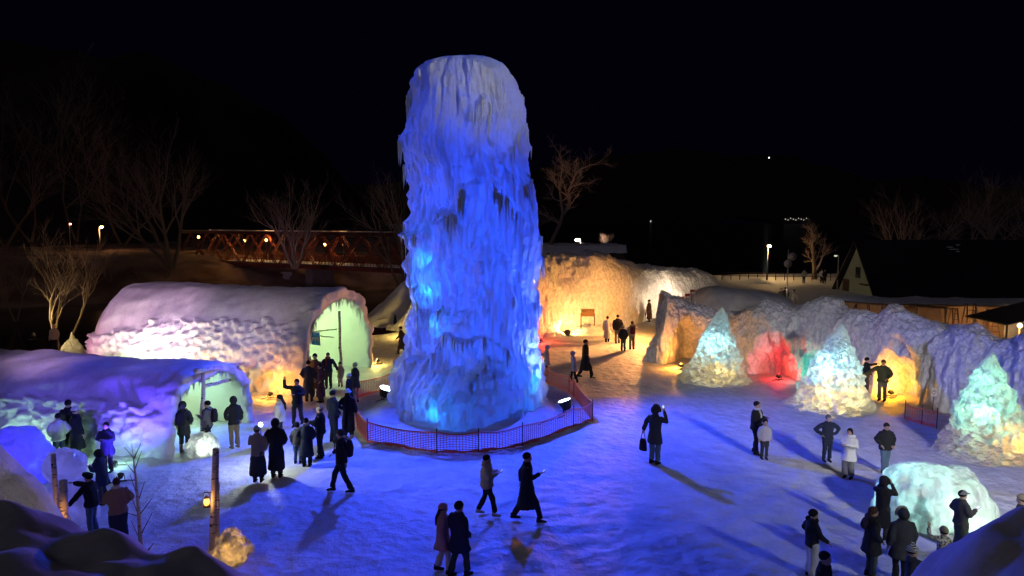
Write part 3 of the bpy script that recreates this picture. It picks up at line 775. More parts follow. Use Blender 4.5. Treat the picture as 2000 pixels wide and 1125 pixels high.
small_lamp(738, 712, GOLD, 110, 'bright round ground lamp right of the green tunnel mouth', lens=(1, 0.85, 0.5), aim=(-3, 0, 1.5))
small_lamp(1107, 654, GOLD, 360, 'glaring yellow lamp half buried at the foot of the orange wall', lens=(1, 0.8, 0.35), lens_s=60, off=(0, -0.55, 0), size=0.2)
small_lamp(802, 655, GOLD, 500, 'yellow lamp hidden behind the left side of the tower', off=(0, -0.7, 0))
small_lamp(1055, 668, RED, 260, 'red lamp at the foot of the ice wall beside the tower', off=(0, -0.3, 0))
q = G(1288, 668)
can_lamp('ground_lamp', q, G(1150, 660) + np.array([0, 0, 1.5]), (1, 0.6, 0.2), 20, 'orange lamp behind the end of the jagged ice wall', 0.12, [('S', (0, 0, 1.6), G(1130, 660) + np.array([0, 1.5, 1.2]), 2300 * LK['small'], (1, 0.42, 0.09), 0.2, 168), ('S', (0, 0, 1.6), G(1150, 712), 5200 * LK['small'], (1, 0.38, 0.10), 0.2, 105)], tall=0.3)
q = G(1372, 616)
can_lamp('ground_lamp', q, G(1360, 600) + np.array([0, 0, 2]), (1, 0.9, 0.7), 12, 'pale lamp at the far right foot of the orange wall', 0.12, [('P', (0, 0, 0.5), None, 1500 * LK['small'], (1, 0.74, 0.45), 0.2, 0)], tall=0.3)  # unseen lamp added to brighten the right end of the wall
q = np.array([at(1800, 600, 37.5)[0], 37.5, 0])
can_lamp('ground_lamp', q, q + np.array([0, 5, 2]), (1, 0.6, 0.3), 12, 'work lamp hidden between the jagged ice wall and the ladders', 0.12, [('P', (0, 0, 0.5), None, 170 * LK['small'], (1, 0.62, 0.34), 0.2, 0)], tall=0.3)  # unseen lamp added to warm the face of the snow wall
small_lamp(1330, 722, ORANGE, 330, 'orange lamp inside the leftmost grotto', off=(0.0, 0, 0))
small_lamp(1352, 690, GOLD, 60, 'yellow lamp glowing beside the slim ice cone', off=(0.1, 0.15, 0))
small_lamp(1512, 738, (1.0, 0.02, 0.02), 110, 'red lamp at the foot of the red grotto', off=(0.0, -0.55, 0), lens=(1, 0.1, 0.02))
small_lamp(1484, 722, (1.0, 0.45, 0.02), 26, 'bright yellow lamp in the left of the red grotto', off=(0, -0.15, 0), lens=(1, 0.75, 0.05))
small_lamp(1583, 752, TEAL, 40, 'teal lamp behind the tall ice cone', off=(0, -0.1, 0))
small_lamp(1746, 778, (1.0, 0.36, 0.015), 200, 'white can lamp on the snow inside the amber grotto', off=(0, 0.25, 0), lens=(1, 0.9, 0.6))
small_lamp(1990, 860, (0.75, 0.8, 1.0), 60, 'pale lamp between the wall and the mint cone', off=(1.0, 0.3, 0))
def between(P, ax, w, s, l, z): return np.array(P) + np.array(ax) * s + np.array(w) * l + np.array([0, 0, z])
# lamps along the tall tunnel's flank
LB = LK['tunB']
for k, (s, l, z, pw, col, lab) in enumerate(((0.9, -WB / 2 - 0.9, 0.3, 110, ORANGE, 'orange lamp at the tall tunnel flank nearest its mouth'), (4.6, -WB / 2 - 1.0, 0.3, 170, (1, 0.5, 0.07), 'amber lamp midway along the tall tunnel flank'),
        (8.0, -WB / 2 - 1.3, 0.4, 190, (0.45, 1.0, 0.22), 'lime green lamp further along the tall tunnel flank'), (11.5, -WB / 2 - 2.2, 0.6, 170, (1.0, 0.30, 0.42), 'pink lamp at the far end of the tall tunnel'),
        (6.0, -WB / 2 - 2.6, 0.6, 360, (0.95, 0.88, 0.68), 'warm white lamp between the two snow tunnels'))):
    q = between(cB, xB, wB, s, l, 0)
    can_lamp('ground_lamp', q, q + np.array([0.3, 4, 3]), col, 12, lab, 0.10, [('P', (0, 0, z), None, pw * LB, col, 0.15, 0)], tall=0.2)
for (s_, pw, col, lab) in ((7.5, 900, (1.0, 0.62, 0.72), 'pink spotlight hidden between the two tunnels'),):  # unseen spot added to tint the tall tunnel's upper flank pink
    q = between(cB, xB, wB, s_, -WB / 2 - 2.9, 0); t_ = between(cB, xB, wB, s_, -WB / 2 + 0.7, 3.6)
    can_lamp('ground_lamp', q, t_, col, 8, lab, 0.10, [('S', (0, 0, 0), t_, pw, col, 0.12, 100)], tall=0.25)
# lights hung inside the tunnels
for (P, ax, w, s, l, z, pw, col) in ((cB, xB, wB, 1.6, -0.6, 2.7, 300, (0.62, 1.0, 0.42)), (cB, xB, wB, 3.8, 0.4, 2.0, 160, (0.75, 1.0, 0.40)), (cA, xA, wA, 1.6, 0.3, 1.7, 90, (0.52, 1.0, 0.70)), (cA, xA, wA, 3.5, -0.4, 1.3, 80, (0.85, 1.0, 0.35))):
    root = tB if P is cB else tA
    point('tunnel_ceiling_light', between((0, 0, 0), ax, w, s, l, z), pw * LK['tun_in'], col, 0.15, root)
# violet-blue and green lamps in front of the low tunnel
LA = LK['tunA']
for (s_, l, z, pw, col, lab) in ((0.9, -WA / 2 - 1.0, 0.12, 18, (0.50, 1.0, 0.80), 'mint lamp at the foot of the low tunnel nearest its mouth'), (2.4, -WA / 2 - 1.0, 0.12, 20, (0.50, 1.0, 0.60), 'green lamp at the foot of the low tunnel behind the man in navy'),
        (3.9, -WA / 2 - 1.0, 0.12, 26, (0.60, 1.0, 0.45), 'green lamp at the foot of the low tunnel behind the black coats'), (5.3, -WA / 2 - 1.0, 0.12, 26, (0.50, 1.0, 0.50), 'green lamp at the far left foot of the low tunnel')):
    q = between(cA, xA, wA, s_, l, 0)
    can_lamp('ground_lamp', q, q + np.array([0.2, 4, 3]), col, 8, lab, 0.07, [('P', (0, 0, z), None, pw * LA, col, 0.12, 0)], tall=0.13)
for (s_, st_, lab) in ((-0.3, 1.6, 'blue spotlight on the snow before the low tunnel mouth'), (6.4, 4.0, ''))[:1]:
    q = between(cA, xA, wA, s_, -WA / 2 - 2.0, 0); t_ = between(cA, xA, wA, st_, -WA / 2 + 0.7, 2.5)
    can_lamp('ground_lamp', q, t_, (0.2, 0.2, 1.0), 8, lab, 0.09, [('S', (0, 0, 0), t_, 1600 * LA, (0.10, 0.045, 1.0), 0.1, 80)], tall=0.2)
# masts added out of the frame: fill light for tower cap, tunnels and plaza
MAST = mat('mast_grey', (0.25, 0.25, 0.25), 0.5, 0.7)
def mast(x, y, h, heads, label):
    root = empty('floodlight_mast', (x, y, 0), 0, label, 'floodlight mast')
    b = MB(); b.tube([(0, 0, 0), (0, 0, h + 0.3)], [0.10, 0.06], 10); b.build('pole', MAST, root)
    for k, (tgt, pw, col, ang) in enumerate(heads):
        o_ = np.array([0, 0, h - 0.6 * k]); d = np.array(tgt, float) - np.array([x, y, 0]) - o_; d /= np.linalg.norm(d)
        b = MB(); b.tube([o_, o_ + d * 0.35], [0.14, 0.22], 12); b.build('lamp_head', BLACK_METAL, root)
        spot('mast_light', o_ + d * 0.45, np.array(tgt) - np.array([x, y, 0]), pw * LK['mast'], col, 0.2, ang, 0.9, root)
mast(13.0, 3.0, 9.0, [((-0.8, 27.6, 14.8), 14000, (1.0, 0.97, 0.86), 23), ((12.8, 21.5, 0.8), 8600, (1.0, 0.95, 1.0), 42), ((9.0, 16.5, 0), 2400, (0.92, 0.98, 1.0), 38), ((-5.5, 7.6, 4.3), 1500, (1.0, 0.86, 0.74), 13)], 'tall floodlight mast to the right of the viewing deck')
mast(-13.5, 3.5, 9.0, [((-9, 26, 3), 420, (0.60, 0.52, 1.0), 80), ((-13.6, 21.6, 1.9), 7000, (0.13, 0.07, 1.0), 26), ((-12, 32, 3.7), 7000, (1.0, 0.72, 0.78), 17), ((-17.5, 34, 3.5), 20000, (1.0, 0.56, 0.90), 17)], 'tall floodlight mast to the left of the viewing deck')

# street lamps
def street_lamp(p, h, label, col, pw, arm=(0.5, 0, 0), lens_s=30, group=None, head=0.16, polemat=None):
    root = empty('street_lamp', p, 0, label, 'street lamp', group)
    b = MB(); b.tube([(0, 0, -0.2), (0, 0, h)], [0.09, 0.05], 8); b.build('pole', polemat or mat('lamp_pole', (0.30, 0.27, 0.22), 0.5), root)
    a = np.array(arm); b = MB(); b.tube([(0, 0, h), a + (0, 0, h + 0.03)], 0.05, 6); b.build('arm', mat('lamp_pole', (0.3, 0.27, 0.22)), root)
    b = MB(); b.ball(a + (0, 0, h - 0.04), (head * 1.6, head * 1.3, head * 0.8), 10, 6); b.build('lamp_head', emis('street_lens_%d' % int(col[2] * 100), col, lens_s), root)
    if pw > 200: point('street_light', a + (0, 0, h - 0.4), pw * LK['street'], col, 0.15, root)
    return root
WARM = (1.0, 0.60, 0.22)
pl = G(1498, 546); street_lamp(pl, zat(480, pl[1]), 'tall street lamp standing in the lamplit snow beyond the ice wall', WARM, 800, (0.15, 0, 0), 60)
pl = at(1134, 495, 70); street_lamp((pl[0], 70, 0), zat(468, 70), 'street lamp just above the snow roof by the leaning tree', (1, 0.8, 0.55), 1500, (-0.3, 0, 0), 40)
def bank_z(x, y): return float(ground_z(np.float64(x), np.float64(y)))
pl = at(196, 490, 101); zl = bank_z(pl[0], 101); street_lamp((pl[0], 101, zl), zat(443, 101) - zl, 'street lamp on the far river bank left of the bridge', (1, 0.50, 0.2), 260, (0.35, 0, 0), 60)
pl = at(137, 470, 118); zl = bank_z(pl[0], 118); street_lamp((pl[0], 118, zl), zat(437, 118) - zl, 'small reddish lamp far back on the left bank', (1, 0.30, 0.16), 160, (0.2, 0, 0), 20, head=0.12)
pl = at(1636, 545, 74); street_lamp((pl[0], 74, 0), zat(499, 74), 'thin unlit-looking lamp post beside the gabled house', (0.9, 0.85, 0.7), 6, (-0.3, 0, 0), 0.7, head=0.12)

# ============================================================ TREES (bare)
def sweep_many(polys, n):
    """tubes along many polylines of equal point count, in one go: polys = [(pts, radii)]"""
    P_ = np.array([p for p, r in polys]); R_ = np.array([r for p, r in polys])      # (m, k, 3), (m, k)
    m_, k_ = R_.shape
    t_ = np.empty_like(P_); t_[:, 1:-1] = P_[:, 2:] - P_[:, :-2]; t_[:, 0] = P_[:, 1] - P_[:, 0]; t_[:, -1] = P_[:, -1] - P_[:, -2]
    t_ /= np.linalg.norm(t_, axis=2, keepdims=True) + 1e-9
    ref = np.where(np.abs(t_[:, :1, 0:1]) < 0.8, np.array([1.0, 0, 0]), np.array([0, 1.0, 0]))
    x = np.cross(t_, np.broadcast_to(ref, t_.shape)); x /= np.linalg.norm(x, axis=2, keepdims=True) + 1e-9
    y = np.cross(t_, x); a = np.arange(n) * 2 * math.pi / n
    V = P_[:, :, None] + (x[:, :, None] * np.cos(a)[:, None] + y[:, :, None] * np.sin(a)[:, None]) * R_[:, :, None, None]
    i, j, q = np.meshgrid(np.arange(m_), np.arange(k_ - 1), np.arange(n), indexing='ij')
    b0 = i * k_ * n + j * n; q2 = (q + 1) % n
    return V.reshape(-1, 3), np.stack([b0 + q, b0 + q2, b0 + n + q2, b0 + n + q], -1).reshape(-1, 4)
def bare_tree(name, base, h, label, seed, lean=(0, 0), spread=0.9, stems=1, fork=0.35, trunk_r=None, depth=4, mt=BARK, group=None, droop=0.0, kids=(3, 4), cat='tree', bend=0.16, twig=0.006, paths=None, crown_from=0.5, limb_len=1.4, nlimb=9):
    rs = random.Random(seed)
    root = empty(name, base, 0, label, cat, group)
    lists = {0: [], 1: [], 2: []}
    R0 = trunk_r or h * 0.022
    def nrm(v):
        l = math.sqrt(v[0] ** 2 + v[1] ** 2 + v[2] ** 2) or 1.0; return (v[0] / l, v[1] / l, v[2] / l)
    def limb(p, d, L, r, lev):
        n = 4 if lev < 2 else 3; pts = [p]; rad = [r]; q = p; dd = d
        for i in range(n):
            dd = nrm((dd[0] + rs.gauss(0, bend), dd[1] + rs.gauss(0, bend), dd[2] + rs.gauss(0, bend) + 0.05))
            q = tuple(q[c] + dd[c] * L / n for c in range(3)); pts.append(q); rad.append(max(r * (1 - 0.5 * (i + 1) / n), 0.004))
        lists[min(lev, 2)].append((pts, rad))
        if lev >= depth: return
        nk = rs.randint(*kids) if lev else rs.randint(4, 6)
        for c in range(nk):
            f = rs.uniform(fork if lev == 0 else 0.25, 1.0) * n; i = min(int(f), n - 1); fr = f - i
            s = tuple(pts[i][c] * (1 - fr) + pts[i + 1][c] * fr for c in range(3)); rr = rad[i] * (1 - fr) + rad[i + 1] * fr
            ang = rs.uniform(0.35, 0.95) * spread; az = rs.uniform(0, 2 * math.pi)
            t = Vector(pts[i + 1]) - Vector(pts[i]); t.normalize()
            x = t.orthogonal().normalized(); y = t.cross(x)
            nd = t * math.cos(ang) + (x * math.cos(az) + y * math.sin(az)) * math.sin(ang)
            limb(s, nrm((nd.x, nd.y, nd.z + 0.12)), L * rs.uniform(0.42, 0.68), max(rr * 0.62, twig), lev + 1)
        if lev: limb(pts[-1], dd, L * 0.6, rad[-1], lev + 1)
    for (pp, r0, r1) in (paths or []):
        pp = np.array(pp, float); L_ = np.concatenate([[0], np.cumsum(np.linalg.norm(np.diff(pp, axis=0), axis=1))]); f = np.linspace(0, 1, 9)
        q = np.stack([np.interp(f * L_[-1], L_, pp[:, c]) for c in range(3)], 1); rr = np.linspace(r0, r1, 9)
        lists[0].append(([tuple(x) for x in q], list(rr)))
        for k in range(nlimb):
            i = int(8 * (crown_from + (1 - crown_from) * (k + 0.5) / nlimb)); az = rs.uniform(0, 6.28); t = q[min(i + 1, 8)] - q[max(i - 1, 0)]; t /= np.linalg.norm(t)
            limb(tuple(q[i]), nrm((t[0] * .5 + math.cos(az), t[1] * .5 + math.sin(az), t[2] * .5 + rs.uniform(-0.1, 0.5))), limb_len * rs.uniform(0.6, 1.1), rr[i] * 0.55, 1)
        limb(tuple(q[8]), nrm(tuple(q[8] - q[7])), limb_len, r1, 1)
    for s in range(0 if paths else stems):
        a = 2 * math.pi * s / max(stems, 1) + rs.random(); k = 1 if stems > 1 else 0
        limb((math.cos(a) * .12 * k, math.sin(a) * .12 * k, -0.2), nrm((lean[0] + math.cos(a) * .42 * k, lean[1] + math.sin(a) * .42 * k, 1.0)), h * 0.55, R0 * (1 if stems == 1 else 0.7), 0)
    V0_, Q0_ = sweep_many(lists[0], 7); link('trunk', raw_mesh('trunk', V0_, Q0_), mt, root)
    V1_, Q1_ = sweep_many(lists[1], 5); V2_, Q2_ = sweep_many(lists[2], 3)
    link('crown', raw_mesh('crown', np.concatenate([V1_, V2_]), np.concatenate([Q1_, Q2_ + len(V1_)])), TWIG if mt is BARK else mt, root)
    return root
def tree_at(u, vbase, vtop, Y, **kw):
    p = at(u, vbase, Y); z0 = kw.pop('z0', p[2]); h = zat(vtop, Y) - z0
    return bare_tree(kw.pop('name', 'bare_tree'), (p[0], Y, z0), h, **kw)
tree_at(335, 520, 255, 72, label='large many-stemmed bare tree rising over the left end of the bridge', seed=3, stems=4, spread=0.62, trunk_r=0.30, depth=4)
tree_at(575, 520, 345, 66, label='wide bare tree in front of the middle of the bridge', seed=8, stems=4, spread=0.8, trunk_r=0.22, depth=4)
lt = at(1071, 488, 60)
LT = lambda u, v, y=0.0: at(u, v, 60 + y) - np.array([lt[0], 60, 3.0])
bare_tree('bare_tree', (lt[0], 60, 3.0), 8, 'leaning crooked bare tree to the right of the tower', 12, depth=4, bend=0.2, spread=1.0, limb_len=1.6, nlimb=10, crown_from=0.35, kids=(3, 4),
    paths=[([LT(1070, 505), LT(1071, 487), LT(1081.6, 463.5), LT(1092.8, 439), LT(1100, 419), LT(1095.6, 391), LT(1092, 374), LT(1095, 353), LT(1097, 333), LT(1098, 322)], 0.22, 0.05),
           ([LT(1100, 419), LT(1113, 400, .2), LT(1110, 381, .3), LT(1111, 365, .4), LT(1121, 355, .5), LT(1121, 338, .5), LT(1135, 330, .6)], 0.15, 0.04)])
tree_at(1590, 552, 440, 88, z0=0, label='spreading bare tree behind the loudspeaker pole', seed=21, stems=1, spread=1.1, trunk_r=0.36, depth=5, fork=0.3)
tree_at(1765, 575, 372, 92, z0=0, label='bare many-stemmed tree rising behind the gabled roof', seed=25, stems=5, spread=0.6, trunk_r=0.26, depth=4)
tree_at(118, 640, 425, 45, z0=-0.8, label='lamplit bare tree at the left river edge', seed=31, stems=3, spread=0.8, trunk_r=0.13, depth=4)
tree_at(30, 620, 460, 60, z0=-1.0, label='thin bare tree at the far left edge of the river', seed=35, stems=3, spread=0.9, trunk_r=0.10, depth=4)
tree_at(782, 520, 300, 78, z0=0, label='faint bare tree half hidden behind the left of the tower', seed=41, stems=3, spread=0.8, trunk_r=0.2, depth=4)
tree_at(1925, 560, 330, 90, z0=0, label='dim bare tree at the far right behind the house', seed=44, stems=3, spread=0.9, trunk_r=0.3, depth=4)
tree_at(1990, 560, 300, 96, z0=0, label='dim bare tree at the right edge of the view', seed=47, stems=3, spread=0.9, trunk_r=0.3, depth=4)
for k, (u, vb, vt, Y, lab) in enumerate(((60, 470, 200, 120, 'dim bare tree on the hillside at the far left'), (150, 470, 150, 130, 'tall dim bare tree on the hillside behind the bank lamps'), (240, 480, 230, 118, 'dim bare tree on the hillside right of the bank lamp'), (10, 480, 260, 108, 'dim bare tree cut by the left edge of the hillside'))):
    tree_at(u, vb, vt, Y, label=lab, seed=60 + k, stems=2, spread=0.8, trunk_r=0.3, depth=4, group='trees on the left hillside', twig=0.015)
for k, (u, vb, vt, Y, lab) in enumerate(((215, 545, 478, 74, 'brushy shrub on the orange-lit river bank'), (275, 545, 485, 78, 'brushy shrub between the bank lamp and the bridge'), (325, 540, 480, 80, 'brushy shrub at the left foot of the bridge'), (1185, 482, 452, 72, 'dark shrub behind the snow roof'))):
    tree_at(u, vb, vt, Y, name='shrub', label=lab, seed=80 + k, stems=6, spread=0.9, trunk_r=0.05, depth=3, cat='shrub')
# frozen spray on the left tree foot, with its lamp
p = at(130, 650, 45)
fl = mound('frost_heap', (p[0] + 0.3, 45.0), 1.5, 1.0, 2.6, SNOW_ROUGH, 90, 8, 0.2, 2.4, chunk=0.4, peak=0.8)
tag(fl, 'knobbly frost heap at the foot of the lamplit left tree', 'frost heap')
can_lamp('ground_lamp', (p[0] - 0.9, 43.2, 0.0), (p[0] - 0.4, 45.5, 4), (1, 0.8, 0.4), 15, 'yellow lamp at the foot of the left river tree', 0.12, [('P', (0, 0, 0.9), None, 260 * LK['small'], (1, 0.72, 0.25), 0.1, 0)])

# ============================================================ TRUSS BRIDGE
RED_STEEL = mat('red_bridge_steel', (0.20, 0.045, 0.028), 0.55, 0.1, col2=(0.12, 0.025, 0.018), nscale=3)
bL, bR = np.array([-46.0, 97.5]), np.array([-3.0, 72.2]); zb, zt = 1.75, 5.75
bd = bR - bL; BL = np.linalg.norm(bd); brz = math.atan2(bd[1], bd[0])
bridge = empty('truss_bridge', (bL[0], bL[1], 0), brz, 'red steel truss bridge crossing the river behind the snow tunnels', 'bridge')
npan = 15; pl_ = BL / npan; bw = 4.2
for y in (0.0, bw):
    for nm, z, s in (('top_chord', zt, 0.20), ('bottom_chord', zb, 0.22)):
        b = MB(); b.box((0 if nm[0] == 'b' else pl_ * 0.5, y - s * 0.7, z - s), (BL, y + s * 0.7, z + s)); b.build(nm, RED_STEEL, bridge, False)
    b = MB(); b.box((pl_ * 0.5, y - 0.13, zt + 0.205), (BL, y + 0.13, zt + 0.26)); b.build('snow_strip', SNOW, bridge, False)
dl = math.hypot(pl_, zt - zb); lac = MB()
for s in (-1, 1): lac.box((0, -0.05, s * 0.14 - 0.035), (dl, 0.05, s * 0.14 + 0.035))
for i in range(9):
    x0 = dl * i / 9; lac.tube([(x0, 0, -0.13), (x0 + dl / 18, 0, 0.13), (x0 + dl / 9, 0, -0.13)], 0.03, 4)
lac_me = lac.mesh('diagonal', False); lac_me.materials.append(RED_STEEL)
for y in (0.0, bw):
    for k in range(npan):
        for up in (0, 1):
            if k == 0 and up == 0: continue
            o = link('diagonal', lac_me, None, bridge)
            a = math.atan2(zt - zb, pl_)
            o.location = (k * pl_, y + (0.08 if up else -0.08), zb if up else zt); o.rotation_euler = (0, -a if up else a, 0)
b = MB(); b.box((-3, 0.35, zb + 0.02), (BL + 4, bw - 0.35, zb + 0.30)); b.build('deck', WOOD_DARK, bridge, False)
b = MB(); b.box((-3, 0.42, zb + 0.304), (BL + 4, bw - 0.42, zb + 0.38)); b.build('deck_snow', SNOW_GROUND, bridge, False)
for y in (0.45, bw - 0.45):
    b = MB()
    for z in (0.75, 1.25): b.box((0, y - 0.03, zb + z), (BL, y + 0.03, zb + z + 0.07))
    for i in range(int(BL / 0.5)): b.box((i * 0.5, y - 0.02, zb + 0.35), (i * 0.5 + 0.05, y + 0.02, zb + 1.25))
    b.build('railing', RED_STEEL, bridge, False)
for i in range(npan):
    b = MB(); b.box(((i + 0.5) * pl_ - 0.1, 0.14, zt - 0.12), ((i + 0.5) * pl_ + 0.1, bw - 0.14, zt + 0.05)); b.build('cross_beam', RED_STEEL, bridge, False)
for x in (0.35, 0.55): 
    for yy in (0.3, bw - 0.3):
        pass
for x in (1.0, BL * 0.5, BL - 2):
    b = MB(); b.box((x - 0.6, 0.3, -3.4), (x + 0.6, bw - 0.3, zb - 0.25)); b.build('pier', mat('pier_stone', (0.16, 0.14, 0.13), 0.9, col2=(0.10, 0.09, 0.085), nscale=4), bridge, False)
BRW = (1.0, 0.50, 0.14)
for k, (u, v, side, on, lab) in enumerate(((388, 463, 0.78, 1, 'leftmost globe lamp on the truss bridge'), (478, 470, 0.22, 1, 'second lit globe lamp from the left on the bridge'), (520, 469, 0.78, 1, 'third lit globe lamp from the left on the bridge'), (634, 478, 0.35, 1, 'bright globe lamp on the bridge nearest the tower'), (672, 477, 0.78, 0, 'unlit globe lamp on the bridge'))):
    nrm = np.array([-math.sin(brz), math.cos(brz)]); best = None
    for s in np.linspace(0, BL, 900):
        q = bL + bd / BL * s + nrm * bw * side
        uu = 1000 + F * q[0] / (q[1] * CP + (EYE - 4.6) * SP)
        if best is None or abs(uu - u) < best[0]: best = (abs(uu - u), q)
    q = best[1]; zl = zat(v, q[1]); z0 = zb + 0.38
    root = empty('bridge_lamp', (q[0], q[1], z0), 0, lab, 'bridge lamp', 'globe lamps along the bridge')
    b = MB(); b.tube([(0, 0, 0), (0, 0, zl - z0 - 0.25)], [0.07, 0.05], 6); b.build('post', BLACK_METAL, root)
    b = MB(); b.ball((0, 0, zl - z0), 0.17, 12, 8); b.build('globe', emis('bridge_globe', (1, 0.50, 0.12), 12) if on else mat('dark_globe', (0.4, 0.36, 0.3), 0.3), root)
    if on: point('bridge_light', (0, 0, zl - z0 + 0.35), 420 * LK['bridge'], BRW, 0.1, root)
# ============================================================ HOUSE, RIGHT BACKGROUND
ROOF = mat('dark_roof_metal', (0.012, 0.012, 0.022), 0.6, 0.2, bump=0.2, bscale=4)
GABLE = mat('pale_green_boards', (0.34, 0.37, 0.26), 0.8, col2=(0.28, 0.31, 0.22), nscale=2)
Nn_, Ff_ = G(1712, 583)[:2], G(1630, 566)[:2]
gv = Ff_ - Nn_; gw = np.linalg.norm(gv); gdir = gv / gw
rdir = np.array([gdir[1], -gdir[0]]); rdir = rdir if rdir[0] > 0 else -rdir
mid = (Nn_ + Ff_) / 2; RL = 24.0
hz = zat(475, mid[1]) + 0.15
house = empty('gabled_house', (mid[0], mid[1], 0), 0, 'dark steep-roofed house with pale green gable behind the snow wall', 'house')
def hp(s, l, z): return np.array([*(rdir * s + gdir * l), z])
b = MB(); b.add([hp(0.25, -gw / 2 * 0.97, -0.2), hp(0.25, gw / 2 * 0.97, -0.2), hp(0.25, 0, hz - 0.12), hp(0.45, -gw / 2 * 0.97, -0.2), hp(0.45, gw / 2 * 0.97, -0.2), hp(0.45, 0, hz - 0.12)],
    [(0, 2, 1), (3, 4, 5), (0, 1, 4, 3), (1, 2, 5, 4), (2, 0, 3, 5)]); b.build('gable_wall', GABLE, house, False)
for s in (-1, 1):
    b = MB(); t = 0.18
    V = [hp(-0.3, s * gw * 0.5, 0.0), hp(RL, s * gw * 0.5, 0.0), hp(RL, 0, hz), hp(-0.3, 0, hz)]
    up = np.array([0, 0, t]); b.add(V + [v + up for v in V], [(0, 1, 2, 3), (4, 7, 6, 5), (0, 4, 5, 1), (1, 5, 6, 2), (2, 6, 7, 3), (3, 7, 4, 0)])
    rf = b.build('roof', ROOF, house, False)
    if s == -1:
        for (ss, f, L) in ((9.0, 0.86, 0.7), (9.3, 0.82, 1.1), (9.9, 0.9, 0.5), (9.6, 0.78, 0.4)):
            b = MB(); c = hp(ss, s * gw * 0.5 * (1 - f), hz * f + t + 0.03); b.ball(c, (L * 0.5, 0.12, 0.05), 8, 4); b.build('snow_patch', SNOW, rf)
def gable_box(l0, l1, z0, z1, nm, m, parent, dep=0.06):
    b = MB(); V = []
    for s_ in (0.25 - dep, 0.245):
        for (l, z) in ((l0, z0), (l1, z0), (l1, z1), (l0, z1)): V.append(hp(s_, l, z))
    b.add(V, [(0, 1, 2, 3), (7, 6, 5, 4), (0, 4, 5, 1), (1, 5, 6, 2), (2, 6, 7, 3), (3, 7, 4, 0)])
    return b.build(nm, m, parent, False)
wf = gable_box(-0.55, 0.35, 1.6, 2.7, 'window_frame', mat('dark_frame', (0.02, 0.02, 0.018), 0.6), house)
gable_box(-0.48, -0.13, 1.7, 2.6, 'pane', mat('night_glass', (0.03, 0.04, 0.05), 0.1), wf, 0.08)
gable_box(-0.07, 0.28, 1.7, 2.6, 'pane', mat('night_glass', (0.03, 0.04, 0.05), 0.1), wf, 0.08)
gable_box(1.6, 2.9, -0.1, 1.3, 'door', WOOD_DARK, house)
gable_box(-2.2, -1.0, 1.0, 1.15, 'sign_board', mat('dark_frame', (0.02, 0.02, 0.018)), house, 0.3)
# lit windows of a building at the right edge
fb = empty('far_building', (*at(2015, 545, 100)[:2], 0), 0, 'far building with bright windows seen through branches at right', 'building')
b = MB(); b.box((-6, 0, -0.2), (6, 5, 4.6)); b.build('wall', mat('far_wall', (0.05, 0.045, 0.04), 0.9), fb, False)
for (x0, x1, z0, z1) in ((-3.4, -2.5, -0.1, 1.3), (-2.2, -1.3, -0.6, 1.1), (-1.1, -0.2, -0.6, 1.1)):
    b = MB(); b.box((x0, -0.06, z0 + 0.9), (x1, -0.003, z1 + 0.9)); b.build('window', emis('lit_window', (0.8, 0.9, 1.0), 0.8), fb, False)

# ---- snow wall with rails, ladders and awning at right
px_bank('snow_wall', [(1608, 590), (1614, 574), (1640, 571), (1700, 575), (1760, 580), (1800, 578), (1850, 582), (1890, 579), (1940, 583), (1968, 588), (1976, 600)], 43, 1.4, SNOW_ROUGH, 'long snow-topped wall with ladders leaning in front of the house', 23, 'snow wall', 0.35)
TAN = mat('tan_canvas', (0.24, 0.16, 0.10), 0.85, col2=(0.17, 0.11, 0.07), nscale=1.5, bump=0.5, bscale=3)
hutw = empty('canvas_screen', (at(1790, 640, 41.3)[0], 41.35, 0), 0, 'long tan canvas screen of panels below the snow-topped wall at right', 'canvas screen')
us_ = [1622, 1672, 1722, 1790, 1848, 1905, 1966]
for k in range(6):
    x0_, x1_ = at(us_[k], 600, 41.35)[0] - at(1790, 640, 41.3)[0], at(us_[k + 1], 600, 41.35)[0] - at(1790, 640, 41.3)[0]; zt_ = zat(591 + 0.02 * (us_[k] - 1622), 41.35)
    V_ = []; n_ = 9
    for i in range(n_):
        for j in range(7): V_.append((x0_ + 0.03 + (x1_ - x0_ - 0.06) * i / (n_ - 1), 0.05 * math.sin(i * 1.7 + j * 0.9 + k), zt_ * j / 6))
    link('panel', raw_mesh('panel', V_, grid_quads(n_, 7)), TAN, hutw)
    b = MB(); b.tube([(x0_, -0.04, 0), (x0_, -0.04, zt_ + 0.05)], 0.045, 6); b.build('post', mat('rusty_pipe', (0.10, 0.06, 0.04), 0.6, 0.3), hutw)
PIPE = mat('rusty_pipe', (0.10, 0.06, 0.04), 0.6, 0.3)
for (u0, v0, u1, v1, lab) in ((1612, 586, 1738, 597, 'left length of dark rail along the snow wall'), (1735, 594, 1870, 604, 'middle length of dark rail along the snow wall'), (1820, 596, 1974, 600, 'right length of dark rail along the snow wall')):
    a, c = at(u0, v0, 41.2), at(u1, v1, 41.2); b = MB(); b.tube([a - a, c - a], 0.05, 6)
    o = b.build('rail', PIPE); o.location = tuple(a); tag(o, lab, 'rail')
